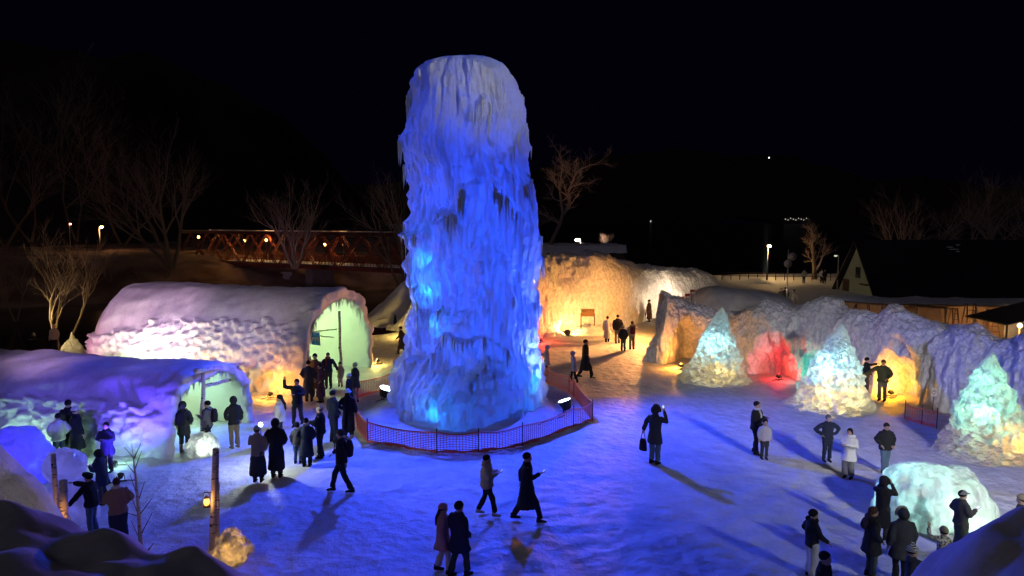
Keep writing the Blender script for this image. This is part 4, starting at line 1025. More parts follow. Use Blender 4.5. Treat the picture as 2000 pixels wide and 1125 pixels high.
def step_ladder(u0, u1, vt, vb, Y, label, spread=0.5, lean=0.0):
    zt_, zb_ = zat(vt, Y), 0.0; xl, xr_ = at(u0, vb, Y)[0], at(u1, vb, Y)[0]
    w = max(0.35, xr_ - xl); h = zt_; root = empty('step_ladder', ((xl + xr_) / 2, Y, 0), 0, label, 'ladder')
    m = mat('ladder_metal', (0.12, 0.06, 0.035), 0.5, 0.5)
    for s in (-1, 1):
        for q in (-1, 1):
            b = MB(); b.tube([(s * w / 2, q * spread, 0), (s * w * 0.32 + lean, q * 0.06, h)], 0.035, 5); b.build('rail', m, root)
    for i in range(1, 7):
        f = i / 7; ww = w / 2 * (1 - f) + w * 0.32 * f; b = MB(); y = -spread * (1 - f) - 0.06 * f
        b.tube([(-ww + lean * f, y, h * f), (ww + lean * f, y, h * f)], 0.03, 5); b.build('rung', m, root)
for a in ((1662, 1700, 595, 655, 40.6, 'short step ladder at the left of the snow wall'), (1764, 1783, 613, 650, 40.2, 'small step ladder peeking over the ice wall peak'), (1853, 1868, 602, 660, 40.6, 'narrow step ladder left of the tallest ladder'),
          (1879, 1903, 593, 670, 39.8, 'tallest step ladder in front of the snow wall'), (1921, 1945, 604, 668, 40.5, 'step ladder nearest the awning')): step_ladder(*a)
aw = empty('awning', (*at(2010, 660, 37)[:2], 0), 0, 'dark canvas awning at the right edge below a warm bulb', 'awning')
AX = at(1955, 640, 37)[0] - at(2010, 660, 37)[0]
zt0, zt1 = zat(634, 37), zat(612, 37)
b = MB(); b.add([(AX, -0.4, zt0), (4, -0.4, zt1 + 0.8), (4, 3, zt1 + 0.8), (AX, 3, zt0), (AX, -0.4, zt0 + 0.06), (4, -0.4, zt1 + 0.86), (4, 3, zt1 + 0.86), (AX, 3, zt0 + 0.06)], [(0, 3, 2, 1), (4, 5, 6, 7), (0, 1, 5, 4), (1, 2, 6, 5), (2, 3, 7, 6), (3, 0, 4, 7)])
b.build('canvas', mat('dark_canvas', (0.06, 0.05, 0.045), 0.8), aw, False)
for x in (AX + 0.1, AX + 1.6, 2.6):
    b = MB(); b.tube([(x, -0.3, 0), (x, -0.3, zt0 + 0.02 + (x - AX) * 0.14)], 0.05, 6); b.build('post', PIPE, aw)
pl = at(1992, 636, 38.6); lr = empty('bulb_lamp', (pl[0], pl[1], 0), 0, 'warm bare bulb glowing above the awning at right', 'lamp')
b = MB(); b.tube([(0, 0, 0), (0, 0, pl[2] - 0.1)], 0.035, 6); b.build('post', PIPE, lr)
b = MB(); b.ball((0, 0, pl[2]), 0.11, 10, 6); b.build('bulb', emis('warm_bulb', (1, 0.7, 0.35), 40), lr)
point('bulb_light', (-0.3, -0.3, pl[2] + 0.15), 420 * LK['street'], (1, 0.55, 0.2), 0.1, lr)

# ---- loudspeaker pole
sp_ = at(1536, 600, 48); zs = zat(488, 48)
spk = empty('loudspeaker_pole', (sp_[0], 48, 0), 0, 'slim pole with two round horn loudspeakers behind the ice wall', 'loudspeaker pole')
b = MB(); b.tube([(0, 0, 0), (0, 0, zs)], 0.045, 8); b.build('pole', mat('galvanised', (0.5, 0.5, 0.5), 0.4, 0.6), spk)
for (u, v) in ((1548, 501), (1539, 515)):
    q = at(u, v, 47.7) - np.array([sp_[0], 48, 0]); b = MB()
    b.tube([q + (0, 0.35, 0), q + (0, 0.15, 0), q + (0, 0, 0), q + (0, -0.03, 0), q + (0, 0.06, 0)], [0.06, 0.09, 0.27, 0.27, 0.20], 18)
    hn = b.build('horn', mat('horn_grey', (0.42, 0.43, 0.45), 0.5), spk)
    b = MB(); b.ball(q + (0, -0.01, 0), 0.05, 8, 5); b.build('driver_cap', mat('cap_white', (0.7, 0.7, 0.7), 0.5), hn)
    b = MB(); b.tube([q + (0, 0.3, 0), (0, 0.0, q[2])], 0.025, 5); b.build('bracket', STEEL, spk)

# ---- far fence, barricades, snow roof
ff = empty('rail_fence', (*G(1410, 546)[:2], 0), 0, 'thin rail fence along the dark lake shore', 'fence')
a0 = G(1410, 546); c0 = G(1640, 549)
for i in range(14):
    q = (c0 - a0) * i / 13; b = MB(); b.tube([q, q + (0, 0, 0.95)], 0.05, 5); b.build('post', PIPE, ff)
for z in (0.5, 0.9):
    b = MB(); b.tube([(0, 0, z), (c0 - a0) + (0, 0, z)], 0.035, 5); b.build('rail', PIPE, ff)
REDP = mat('red_paint', (0.28, 0.02, 0.015), 0.5); WHITEP = mat('white_paint', (0.75, 0.73, 0.7), 0.5)
for k, (u, v, lab) in enumerate(((1343, 578, 'lower red and white barricade beside the dark snow bank'), (1353, 570, 'upper red and white barricade beside the dark snow bank'), (1332, 584, 'dark red barricade half hidden by the ice wall tip'))):
    q = at(u, v, 43.8); root = empty('barricade', (q[0], q[1], q[2] - 0.2), 0.3, lab, 'barricade', 'barricades on the snow bank')
    b = MB(); b.box((-0.17, -0.03, 0.20), (0.17, 0.03, 0.34)); b.build('board', REDP, root, False)
    b = MB(); b.box((-0.17, -0.028, 0.10), (0.17, 0.028, 0.19)); b.build('board', WHITEP, root, False)
    for s in (-1, 1):
        b = MB(); b.tube([(s * 0.13, -0.2, -0.9), (s * 0.13, 0, 0.34)], 0.025, 5); b.build('leg', REDP if s < 0 else WHITEP, root)
bx = at(1045, 480, 58)[0]; bx1 = at(1226, 480, 58)[0]; z0_, z1_ = 0, zat(480, 58)
hut = empty('flat_roof_hut', ((bx + bx1) / 2, 58, 0), 0, 'snow-covered flat roof showing above the orange ice wall', 'hut')
hwx = (bx1 - bx) / 2
b = MB(); b.box((-hwx + 0.2, 0.2, -0.2), (hwx - 0.2, 5.8, z1_ - 0.55)); b.build('wall', WOOD_DARK, hut, False)
nxr, nyr = 70, 30; a_ = np.linspace(-hwx, hwx, nxr); b_ = np.linspace(0, 6, nyr); A2, B2 = np.meshgrid(a_, b_, indexing='ij')
Z2 = z1_ + 0.08 * fbm(np.stack([A2, B2, A2 * 0], -1) * 0.9, 3, 3) - 0.62 * ((np.abs(A2) > hwx - 0.05) | (B2 < 0.05) | (B2 > 5.95))
finish('roof_snow', np.stack([A2, B2, Z2], -1), SNOW, hut)

# ---- lights across the lake
for k, (u, v, Y, r, s, col, lab) in enumerate(((1502, 308, 3900, 3.2, 6, (0.8, 0.95, 1.0), 'single pale light high on the far mountain'), (1271, 432, 3300, 1.6, 4, (0.9, 0.9, 0.8), 'tiny single light low across the lake'))):
    q = at(u, v, Y); b = MB(); b.ball((0, 0, 0), r, 8, 5); o = b.build('distant_light', emis('distant_light_%d' % k, col, s)); o.location = tuple(q); tag(o, lab, 'distant light')
for k, u in enumerate(np.linspace(1534, 1575, 9)):
    q = at(u, 428 + 2 * math.sin(k * 2.1), 3300); b = MB(); b.ball((0, 0, 0), 1.6, 8, 5); o = b.build('distant_light', emis('shore_light', (1, 0.95, 0.85), 1.6)); o.location = tuple(q)
    tag(o, 'tiny light in the row across the lake', 'distant light', 'row of lights across the lake')

# ============================================================ SIGNS
def text_mesh(body, size, name, m, parent, loc, rot, extrude=0.004):
    cu = bpy.data.curves.new(name, 'FONT'); cu.body = body; cu.size = size; cu.extrude = extrude; cu.align_x = 'CENTER'; cu.align_y = 'CENTER'
    o = bpy.data.objects.new(name, cu); COL.objects.link(o)
    dg = bpy.context.evaluated_depsgraph_get(); me = bpy.data.meshes.new_from_object(o.evaluated_get(dg)); 
    bpy.data.objects.remove(o); me.name = name
    me.materials.clear(); ob = link(name, me, m, parent); ob.location = loc; ob.rotation_euler = rot
    return ob
q = at(1148, 618, 45.2); hz_ = zat(603, 45.2); lz = zat(618, 45.2)
sg = empty('wooden_sign', (q[0], 45.2, 0), -0.05, 'brown wooden signboard with dark lettering before the orange ice wall', 'sign')
sw = (1161 - 1135) / F * 45.8
WOOD = mat('orange_brown_wood', (0.30, 0.15, 0.05), 0.7, col2=(0.24, 0.11, 0.035), nscale=5)
b = MB(); b.box((-sw / 2, -0.03, lz), (sw / 2, 0.0, hz_)); b.build('board', WOOD, sg, False)
for s in (-1, 1):
    b = MB(); b.box((s * sw / 2 - 0.035, 0.004, 0), (s * sw / 2 + 0.035, 0.06, lz + 0.2)); b.build('leg', WOOD_DARK, sg, False)
text_mesh('出口 トイレ', 0.15, 'lettering', mat('ink', (0.02, 0.012, 0.01), 0.8), sg, (0, -0.036, hz_ - 0.13), (math.pi / 2, 0, 0))
q = G(1817, 800); nz_ = zat(758, q[1] - 0.15)
nc = empty('notice_card', (q[0], q[1] - 0.15, 0), 0, 'small white notice card on a stick at the ice wall', 'notice')
b = MB(); b.tube([(0, 0, 0), (0, 0, nz_)], 0.012, 5); b.build('stick', WOOD_DARK, nc)
b = MB(); b.box((-0.12, -0.02, nz_ - 0.32), (0.12, -0.013, nz_)); b.build('card', WHITEP, nc, False)
b = MB(); c_ = np.array([0, -0.024, nz_ - 0.14]); b.tube([c_ + (0.075 * math.cos(t_), 0, 0.075 * math.sin(t_)) for t_ in np.linspace(0, 2 * math.pi, 17)], 0.008, 4, ref=(0, 1, 0)); b.tube([c_ + (-0.04, 0, 0.02), c_ + (0.04, 0, 0.02)], 0.012, 4); b.tube([c_ + (-0.06, 0, -0.12), c_ + (0.05, 0, -0.12)], 0.009, 4)
b.build('printed_mark', mat('ink', (0.02, 0.012, 0.01)), nc)

# ---- birch poles
def birch_mat():
    m = bpy.data.materials.new('birch_bark'); nt, bs = _bsdf(m); N = nt.nodes; L = nt.links
    tc = N.new('ShaderNodeTexCoord'); mp = N.new('ShaderNodeMapping'); mp.inputs['Scale'].default_value = (5, 5, 16)
    n = N.new('ShaderNodeTexNoise'); n.inputs['Scale'].default_value = 1.3; n.inputs['Detail'].default_value = 3
    r = N.new('ShaderNodeValToRGB'); r.color_ramp.elements[0].position = 0.34; r.color_ramp.elements[1].position = 0.42
    r.color_ramp.elements[0].color = (0.03, 0.022, 0.02, 1); r.color_ramp.elements[1].color = (0.62, 0.55, 0.47, 1)
    L.new(tc.outputs['Object'], mp.inputs['Vector']); L.new(mp.outputs['Vector'], n.inputs['Vector']); L.new(n.outputs['Fac'], r.inputs['Fac']); L.new(r.outputs['Color'], bs.inputs['Base Color'])
    bs.inputs['Roughness'].default_value = 0.8
    return m
BIRCH = birch_mat(); WOODEND = mat('cut_wood', (0.55, 0.38, 0.22), 0.8)
def log(root, pts, r0, r1, nm='log', n=10):
    b = MB(); pts = [np.array(p, float) for p in pts]; k = 6; Pp = [pts[0] + (pts[-1] - pts[0]) * i / k for i in range(k + 1)]
    rs = np.random.RandomState(int(abs(pts[0][0] * 100 + pts[-1][2] * 37)) % 9999)
    Pp = [p + (rs.normal(0, r0 * 0.18, 3) if 0 < i < k else 0) for i, p in enumerate(Pp)]
    b.tube(Pp, list(np.linspace(r0, r1, k + 1)), n); return b.build(nm, BIRCH, root)
fA = empty('pole_gateway', G(394, 878), 0, 'birch pole gateway standing at the low tunnel mouth', 'pole frame')
oA = G(394, 878)
Ya, Yb = oA[1], oA[1] + 3.4
p1b, p1t = np.array([oA[0], Ya, 0]), at(396, 727, Ya); p2t = at(463, 716, Yb); p2b = np.array([at(474, 800, Yb)[0], Yb, 0])
log(fA, [p1b - oA, p1t - oA], 0.075, 0.06, 'post'); log(fA, [p2b - oA, p2t - oA], 0.075, 0.06, 'post')
bdir = (p2t - p1t) / np.linalg.norm(p2t - p1t); log(fA, [p1t - bdir * 0.55 - oA + (0, 0, .07), p2t + bdir * 0.8 - oA + (0, 0, .07)], 0.085, 0.06, 'beam')
log(fA, [at(400, 754, Ya) - oA, at(463, 739, Yb) - oA], 0.06, 0.05, 'beam')
pB = between(cB, xB, wB, -0.35, -0.55, 0)
fB = empty('birch_pole', pB, 0, 'birch pole with two cross sticks standing in the green tunnel mouth', 'birch pole')
log(fB, [(0, 0, 0), (0, 0, zat(608, pB[1]))], 0.075, 0.06, 'post')
for (va, vb, ua, ub) in ((649, 643, 601, 658), (656, 659, 622, 652)): log(fB, [at(ua, va, pB[1] - 0.1) - pB, at(ub, vb, pB[1] - 0.1) - pB], 0.03, 0.025, 'cross_stick')
POSTER = mat('blue_poster', (0.02, 0.16, 0.55), 0.5, col2=(0.10, 0.45, 0.85), nscale=3.5)
for (u0, v0, u1, v1, m_, lab, yy) in ((607, 649, 624, 673, POSTER, 'blue poster hanging from the birch cross stick', -0.22), (601, 650, 606, 671, mat('grey_poster', (0.25, 0.42, 0.42), 0.6), 'narrow grey-green poster behind the blue poster', 0.25)):
    a_, c_ = at(u0, v1, pB[1] + yy), at(u1, v0, pB[1] + yy); root = empty('poster', (a_[0], a_[1], 0), 0, lab, 'poster')
    b = MB(); w_ = c_[0] - a_[0]; b.add([(0.1 * w_, 0, a_[2]), (w_ * 1.08, 0, a_[2] - 0.05), (w_, 0, c_[2]), (0, 0, c_[2]), (0.1 * w_, 0.01, a_[2]), (w_ * 1.08, 0.01, a_[2] - 0.05), (w_, 0.01, c_[2]), (0, 0.01, c_[2])], [(0, 1, 2, 3), (7, 6, 5, 4), (0, 4, 5, 1), (1, 5, 6, 2), (2, 6, 7, 3), (3, 7, 4, 0)])
    b.build('sheet', m_, root, False)
    if u0 == 607:
        b = MB(); zc_ = (a_[2] + c_[2]) / 2
        for i, (x, hh_) in enumerate(((0.2, .10), (0.34, .06), (0.5, .12), (0.66, .07), (0.8, .14))): b.box((x * w_, -0.008, zc_ - hh_), (x * w_ + 0.04, -0.003, zc_ + 0.02))
        b.box((0.15 * w_, -0.008, zc_ + 0.02), (0.9 * w_, -0.003, zc_ + 0.05)); b.build('printed_mark', WHITEP, root, False)
    log(root, [(0, 0.02, c_[2]), (0.02, 0.02, c_[2] + 0.03)], 0.008, 0.008, 'hanger')
GLASS_GLOW = emis('lantern_flame', (1.0, 0.40, 0.06), 5)
def lantern(p, label, pw=26):
    root = empty('lantern', p, 0, label, 'lantern')
    b = MB(); b.tube([(0, 0, 0), (0, 0, 0.05)], [0.075, 0.06], 10); b.build('base', BLACK_METAL, root)
    b = MB(); b.tube([(0, 0, 0.05), (0, 0, 0.11), (0, 0, 0.19)], [0.045, 0.062, 0.04], 10); b.build('globe', GLASS_GLOW, root)
    b = MB(); b.tube([(0, 0, 0.19), (0, 0, 0.22), (0, 0, 0.25)], [0.055, 0.05, 0.02], 10); b.build('cap', BLACK_METAL, root)
    b = MB(); b.tube([(0.075 * math.cos(t_), 0, 0.16 + 0.2 * math.sin(t_)) for t_ in np.linspace(0, math.pi, 9)], 0.006, 4, ref=(0, 1, 0)); b.build('handle', BLACK_METAL, root)
    point('lantern_light', (0.0, -0.13, 0.16), pw * LK['lantern'], (1, 0.42, 0.08), 0.05, root)
    return root
# middle birch post on an ice foot
o = G(432, 1112) + np.array([0, 0.45, 0])
ice_lump('ice_pedestal', o, 0.40, 0.36, 0.62, BLOCK_ICE, 'amber-lit ice lump holding the middle birch post', 'ice lump', 15, e1=0.95, e2=0.95, amp=0.13, lights=[(0.02, -0.1, 0.20, 5.0, (1, 0.45, 0.10))], fr=3)
pm = empty('birch_post', o, 0, 'tall birch post with a thinner stake on the amber ice lump', 'birch post')
log(pm, [at(417, 1075, o[1]) - o, at(422, 876, o[1]) - o], 0.088, 0.07, 'log'); log(pm, [at(424, 1070, o[1]) - o, at(427, 943, o[1]) - o], 0.035, 0.028, 'stake')
lp = at(404, 990, o[1] - 0.05); lantern((lp[0], lp[1], lp[2]), 'small lantern hanging on the middle birch post')
b = MB(); t_ = at(404, 962, o[1]) - o; b.tube([t_ + (-0.05, 0, 0.0), t_ + (0.14, 0, 0)], 0.012, 5); b.build('hook', BLACK_METAL, pm)
# left pair
Yl = 12.6; oL = np.array([at(118, 1000, Yl)[0], Yl, 0.0])
pL = empty('birch_post', oL, 0, 'pair of birch logs with a lantern rising behind the foreground snow', 'birch post')
log(pL, [(-0.02, 0, 0), at(104, 886, Yl) - oL], 0.06, 0.042, 'log'); log(pL, [(0.06, -0.05, 0), at(124, 938, Yl - 0.05) - oL], 0.078, 0.072, 'log')
lp = at(132, 1040, Yl - 0.2); lantern((lp[0], lp[1], lp[2]), 'small lantern on the left birch logs', 40)
# birch sapling
Ys = 14.6; oS = np.array([at(276, 1080, Ys)[0], Ys, 0.0])
sap = empty('birch_sapling', oS, 0, 'slender birch sapling with bare upright twigs', 'sapling')
pts = [np.zeros(3), at(271, 1000, Ys) - oS, at(265, 930, Ys) - oS, at(257, 868, Ys) - oS]
b = MB(); b.tube(pts, [0.05, 0.035, 0.022, 0.008], 7); b.build('stem', BIRCH, sap)
for (u0, v0, u1, v1) in ((262, 895, 275, 866), (262, 895, 242, 873), (264, 915, 277, 880), (263, 925, 243, 900), (267, 965, 254, 965 - 38), (268, 985, 283, 940), (270, 1005, 255, 965), (271, 1008, 298, 972), (271, 1008, 250, 1002), (275, 1045, 298, 1000), (276, 1060, 256, 1017), (280, 1080, 298, 1065), (282, 1088, 300, 1060)):
    b = MB(); b.tube([at(u0, v0, Ys) - oS, at(u1, v1, Ys + 0.15 * math.sin(u1)) - oS], [0.012, 0.006], 4); b.build('twig', TWIG, sap)
# glowing white lump at the low tunnel mouth, and the hand lamp on a stand
o = G(384, 894) + np.array([0, 0.45, 0])
ice_lump('ice_lump', o, 0.46, 0.42, 0.66, BLOCK_ICE, 'brilliant white glowing ice lump at the low tunnel mouth', 'ice lump', 19, e1=0.85, e2=0.95, amp=0.08, lights=[(0.05, -0.12, 0.22, 10, (0.95, 1.0, 0.85))], fr=3)
o = G(512, 918); zl_ = zat(829, o[1])
ls = empty('photo_lamp', o, 0, 'dazzling white photo lamp on a stand behind the woman in beige', 'lamp')
b = MB(); b.tube([(0, 0, 0), (0, 0, zl_ - 0.1)], 0.012, 5); b.build('stand', BLACK_METAL, ls)
b = MB(); b.ball((0, 0, zl_), (0.06, 0.03, 0.06), 10, 6); b.build('lamp_head', emis('photo_lamp', (0.9, 1.0, 0.97), 40), ls)
point('photo_light', (0.0, 0.14, zl_), 90 * LK['small'], (0.9, 1.0, 0.95), 0.06, ls)
# small orange net by the amber grotto
net_fence('net_fence', [G(1767, 819)[:2], G(1800, 829)[:2], G(1829, 836)[:2]], 0.62, 'short piece of orange net fence beside the tall ice cone', 'net fence', wire=0.010)
# barrier bar left of tower
rp = empty('rope_barrier', G(772, 640), 0, 'dark post with pale ropes left of the tower', 'barrier')
o = G(772, 640); b = MB(); b.tube([(0, 0, 0), (0, 0, 0.9)], [0.16, 0.06], 6); b.build('post', mat('dark_green', (0.02, 0.06, 0.03), 0.6), rp)
for (v0, v1) in ((623, 620), (636, 633)):
    b = MB(); b.tube([at(771, v1, o[1]) - o, at(735, v0 + 1, o[1] + 1) - o], 0.03, 5); b.build('rope', mat('pale_rope', (0.6, 0.5, 0.36), 0.8), rp)

# power cables trailing over the snow
def cable(name, pts, label):
    q = [np.array([*G(u, v)[:2], 0.04]) for u, v in pts]; o0 = q[0]; P_ = []
    for i in range(len(q) - 1):
        for t_ in np.linspace(0, 1, 8, endpoint=False): P_.append(q[i] * (1 - t_) + q[i + 1] * t_ - o0 + np.array([0.06 * math.sin(5 * (i + t_)), 0.06 * math.cos(4 * (i + t_)), 0]))
    b = MB(); b.tube(P_, 0.018, 5); o = b.build(name, BLACK_METAL); o.location = tuple(o0); return tag(o, label, 'cable')
cable('power_cable', [(1104, 812), (1085, 820), (1066, 826), (1045, 832)], 'black cable from the right floodlight to the tower foot')
cable('power_cable', [(752, 785), (762, 800), (772, 812), (785, 826)], 'black cable from the left floodlight to the tower foot')
# ============================================================ PEOPLE
SKIN = mat('skin', (0.52, 0.33, 0.24), 0.55); FEAT = mat('face_features', (0.03, 0.018, 0.015), 0.5)
PAL = dict(blk=(0.018, 0.018, 0.021), chr=(0.045, 0.045, 0.048), navy=(0.022, 0.028, 0.055), white=(0.66, 0.66, 0.68), cream=(0.52, 0.47, 0.38), beige=(0.36, 0.29, 0.20), tan=(0.26, 0.165, 0.095), brown=(0.13, 0.07, 0.04),
           grey=(0.16, 0.16, 0.17), lgrey=(0.34, 0.34, 0.35), jeans=(0.10, 0.16, 0.24), khaki=(0.25, 0.20, 0.13), pink=(0.55, 0.30, 0.33), olive=(0.06, 0.06, 0.035), lav=(0.50, 0.47, 0.66), plum=(0.07, 0.03, 0.06), maroon=(0.14, 0.02, 0.025),
           hairb=(0.010, 0.008, 0.008), hairbr=(0.06, 0.03, 0.018), lblue=(0.40, 0.50, 0.66), green=(0.05, 0.06, 0.045))
def cloth(c): return mat('cloth_' + c, PAL[c], 0.85, bump=0.5, bscale=14, spec=0.2)
def spotted():
    if 'cloth_spotted' in _MC: return _MC['cloth_spotted']
    return mat('cloth_spotted', (0.02, 0.02, 0.02), 0.85, col2=(0.6, 0.58, 0.5), nscale=16)
def striped():
    if 'cloth_striped' in _MC: return _MC['cloth_striped']
    m = mat('cloth_striped', (0.5, 0.5, 0.48), 0.85); nt = m.node_tree; N = nt.nodes; L = nt.links
    tc = N.new('ShaderNodeTexCoord'); w = N.new('ShaderNodeTexWave'); w.bands_direction = 'Z'; w.inputs['Scale'].default_value = 9; w.inputs['Distortion'].default_value = 2
    r = N.new('ShaderNodeValToRGB'); r.color_ramp.interpolation = 'CONSTANT'; r.color_ramp.elements[0].color = (0.02, 0.02, 0.02, 1); r.color_ramp.elements[1].position = 0.5; r.color_ramp.elements[1].color = (0.6, 0.6, 0.55, 1)
    L.new(tc.outputs['Object'], w.inputs['Vector']); L.new(w.outputs['Fac'], r.inputs['Fac']); L.new(r.outputs['Color'], N['Principled BSDF'].inputs['Base Color'])
    return m
REMESH = []
def remesh_obj(o, vox, it=3):
    REMESH.append((o, vox, it))
ARMS = {  # elbow, wrist for the right side (x mirrored for the left)
    'down': ((.25, -.03, 1.13), (.25, .05, .88)), 'pocket': ((.30, -.07, 1.14), (.20, .11, .97)), 'phone': ((.25, .06, 1.12), (.08, .30, 1.20)), 'up': ((.26, .20, 1.24), (.10, .30, 1.50)),
    'raise': ((.42, .04, 1.42), (.40, .12, 1.70)), 'out': ((.40, .10, 1.22), (.62, .22, 1.05)), 'reach': ((.22, .28, 1.30), (.18, .55, 1.36)), 'hip': ((.44, -.06, 1.16), (.22, .04, .99)), 'hold': ((.34, .02, 1.14), (.44, .08, .90)),
    'fold': ((.27, .08, 1.14), (-.02, .22, 1.18)), 'swingf': ((.25, .08, 1.14), (.23, .28, .98)), 'swingb': ((.26, -.14, 1.14), (.25, -.16, .90))}
VIEWS = dict(B=0, R=90, C=180, L=270, BR=45, CR=135, CL=225, BL=315)
HELD = []
def person(u, vf, vh, face, label, coat='jacket', cc='blk', pants='chr', hat=None, hc='blk', hair='short', hairc='hairb', arms=('down', 'down'), stride=0.0, scarf=None, pack=None, bag=None, skirt=None, wide=0.0, child=False, shoes='blk',
           hood=None, fur=None, h=None, lean=0.0, z0=0.0, bulk=1.0, coat_mat=None, hat_mat=None, group=None, boots=False, pos=None, sit=False):
    if pos is None:
        p = G(u, vf, z0); hh = at(u, vh, p[1])[2] - z0
        hcap = h or float(np.clip(hh, 0.85 if child else 1.48, 1.30 if child else 1.86))
    else: p = np.array(pos, float); hcap = h
    S = hcap / 1.74
    rz = -math.radians(VIEWS[face] if isinstance(face, str) else face)
    far = p[1] > 33
    vox = (0.034 if far else 0.025) / S * (1.0)
    hs = 1.28 if child else 1.0
    yl = lambda z: lean * max(0.0, z - 0.9)
    def T(q): return np.array([q[0], q[1] + yl(q[2]), q[2]])
    body = MB(); head_z = 1.565; hdy = yl(1.5)
    hips = {s: np.array([s * .095, 0, .88]) for s in (-1, 1)}
    if sit:
        feet = {s: np.array([s * .12, .38, .08]) for s in (-1, 1)}; knees = {s: np.array([s * .12, .40, .50]) for s in (-1, 1)}
    else:
        feet = {1: np.array([.10, stride * .5, .08]), -1: np.array([-.10, -stride * .5, .08 + 0.05 * min(1, abs(stride))])}
        knees = {s: (hips[s] + feet[s]) / 2 + np.array([0, .03 + .05 * abs(stride), 0.01]) for s in (-1, 1)}
    # --- body: one skin
    body.tube([(0, hdy * .9, 1.36), (0, hdy, 1.45), (0, hdy, 1.52)], [.055, .052, .055], 10)
    hd = np.array([0, hdy + .012, head_z])
    def HS(v): return hd + np.array(v) * hs
    body.tube([HS((0, .022, -.125)), HS((0, .018, -.105)), HS((0, .008, -.05)), HS((0, 0, .02)), HS((0, -.008, .085)), HS((0, -.010, .118)), HS((0, -.01, .128))], [tuple(hs * k for k in r) for r in ((.030, .035), (.052, .062), (.068, .088), (.075, .098), (.064, .082), (.034, .045), (.01, .012))], 14)
    body.tube([HS((0, .092, .005)), HS((0, .112, -.022)), HS((0, .10, -.035))], [.010 * hs, .016 * hs, .010 * hs], 6)
    for s in (-1, 1): body.ball(HS((s * .076, -.005, -.01)), (.014 * hs, .022 * hs, .032 * hs), 8, 5)
    body.tube([T((0, 0, .84)), T((0, 0, 1.0)), T((0, 0, 1.22)), T((0, 0, 1.38)), T((0, 0, 1.43))], [(.13, .09), (.12, .085), (.14, .095), (.15, .08), (.06, .05)], 12)
    wr = {}
    for s, a in ((1, arms[1]), (-1, arms[0])):
        e, w = ARMS[a]; e = T((e[0] * s, e[1], e[2])); w = T((w[0] * s, w[1], w[2])); sh = T((s * .165, 0, 1.39))
        body.tube([sh, e, w], [.048, .038, .028], 8); wr[s] = (e, w)
        body.tube([hips[s], knees[s], feet[s] + (0, 0, .02)], [.075, .052, .040], 8)
    bo = body.build('person', [SKIN, FEAT]); bo.location = tuple(float(c) for c in p); bo.rotation_euler = (0, 0, rz); bo.scale = (S, S, S)
    tag(bo, label, 'person', group)
    extra = MB()
    for s in (-1, 1):
        e, w = wr[s]; d = (w - e) / np.linalg.norm(w - e); sd = np.cross(d, (0, 0, 1)); 
        sd = sd / np.linalg.norm(sd) if np.linalg.norm(sd) > .1 else np.array([1., 0, 0]); up = np.cross(sd, d)
        extra.tube([w - d * .01, w + d * .04, w + d * .085], [(.022, .014), (.040, .018), (.036, .014)], 8, ref=sd)
        for k, (off, L) in enumerate(((-.028, .060), (-.010, .072), (.009, .068), (.027, .052))):
            b0 = w + d * .08 + sd * off; extra.tube([b0, b0 + d * L * .55 - up * .006, b0 + d * L * .9 - up * .026], [.0095, .0085, .006], 5)
        t0 = w + d * .025 - sd * .034 * s; extra.tube([t0, t0 + d * .035 - sd * .022 * s - up * .006, t0 + d * .06 - sd * .018 * s - up * .018], [.012, .010, .007], 5)
    nskin = len(extra.f)
    extra.mi = 1
    for s in (-1, 1): extra.ball(HS((s * .030, .090, .012)), (.012 * hs, .010 * hs, .006 * hs), 6, 4)
    for s in (-1, 1): extra.tube([HS((s * .018, .094, .034)), HS((s * .046, .082, .034))], .004 * hs, 4)
    extra.tube([HS((-.022, .092, -.066)), HS((0, .098, -.064)), HS((.022, .092, -.066))], .005 * hs, 4)
    REMESH.append((bo, vox, 2, extra))
    def part(mb, nm, m, rm=None, it=3):
        o = mb.build(nm, m, bo)
        if rm: REMESH.append((o, rm, it, None))
        return o
    # --- trousers or skirt
    pw = .018 + wide
    b = MB(); b.tube([(0, 0, .76), T((0, 0, .90)), T((0, 0, 1.0))], [(.15, .115), (.165, .125), (.15, .11)], 12)
    for s in (-1, 1):
        b.tube([hips[s] + (0, 0, .02), knees[s], feet[s] + (0, 0, .03 if not boots else .20)], [.085 + pw, .060 + pw, .050 + pw * 1.3], 10)
    part(b, 'trousers', cloth(pants), vox)
    if skirt:
        L_ = {'long': .22, 'mid': .42}[skirt[0]]
        b = MB(); b.tube([(0, 0, L_), (0, 0, L_ + .02), (0, 0, .7), (0, 0, .95), (0, 0, 1.0)], [(.24, .22), (.26, .24), (.21, .18), (.16, .12), (.14, .1)], 18); part(b, 'skirt', cloth(skirt[1]), vox)
    # --- coat
    hem = {'jacket': .80, 'mid': .62, 'long': .36, 'max': .24}[coat]; B_ = bulk
    b = MB(); flare = .02 if coat == 'jacket' else .05 + stride * .06
    prof = [(hem, .165 + flare, .125 + flare * 1.2), (hem + .02, .175 + flare, .135 + flare * 1.2)]
    if hem < .7: prof.append((.74, .18 + flare * .5, .14 + flare * .5))
    prof += [(.96, .17, .135), (1.12, .178, .138), (1.30, .19, .135), (1.39, .165, .11), (1.44, .10, .085), (1.48, .085, .08)]
    b.tube([T((0, 0, z)) if z > .9 else (0, yl(.9), z) for z, _, _ in prof], [(rx * B_, ry * B_) for _, rx, ry in prof], 16)
    for s in (-1, 1):
        e, w = wr[s]; b.tube([T((s * .155, 0, 1.375)), (T((s * .165, 0, 1.375)) + e) / 2, e, (e + w) / 2, w + (w - e) * .02], [.072 * B_, .074 * B_, .066 * B_, .060 * B_, .050 * B_], 10)
    part(b, 'coat', coat_mat or cloth(cc), vox)
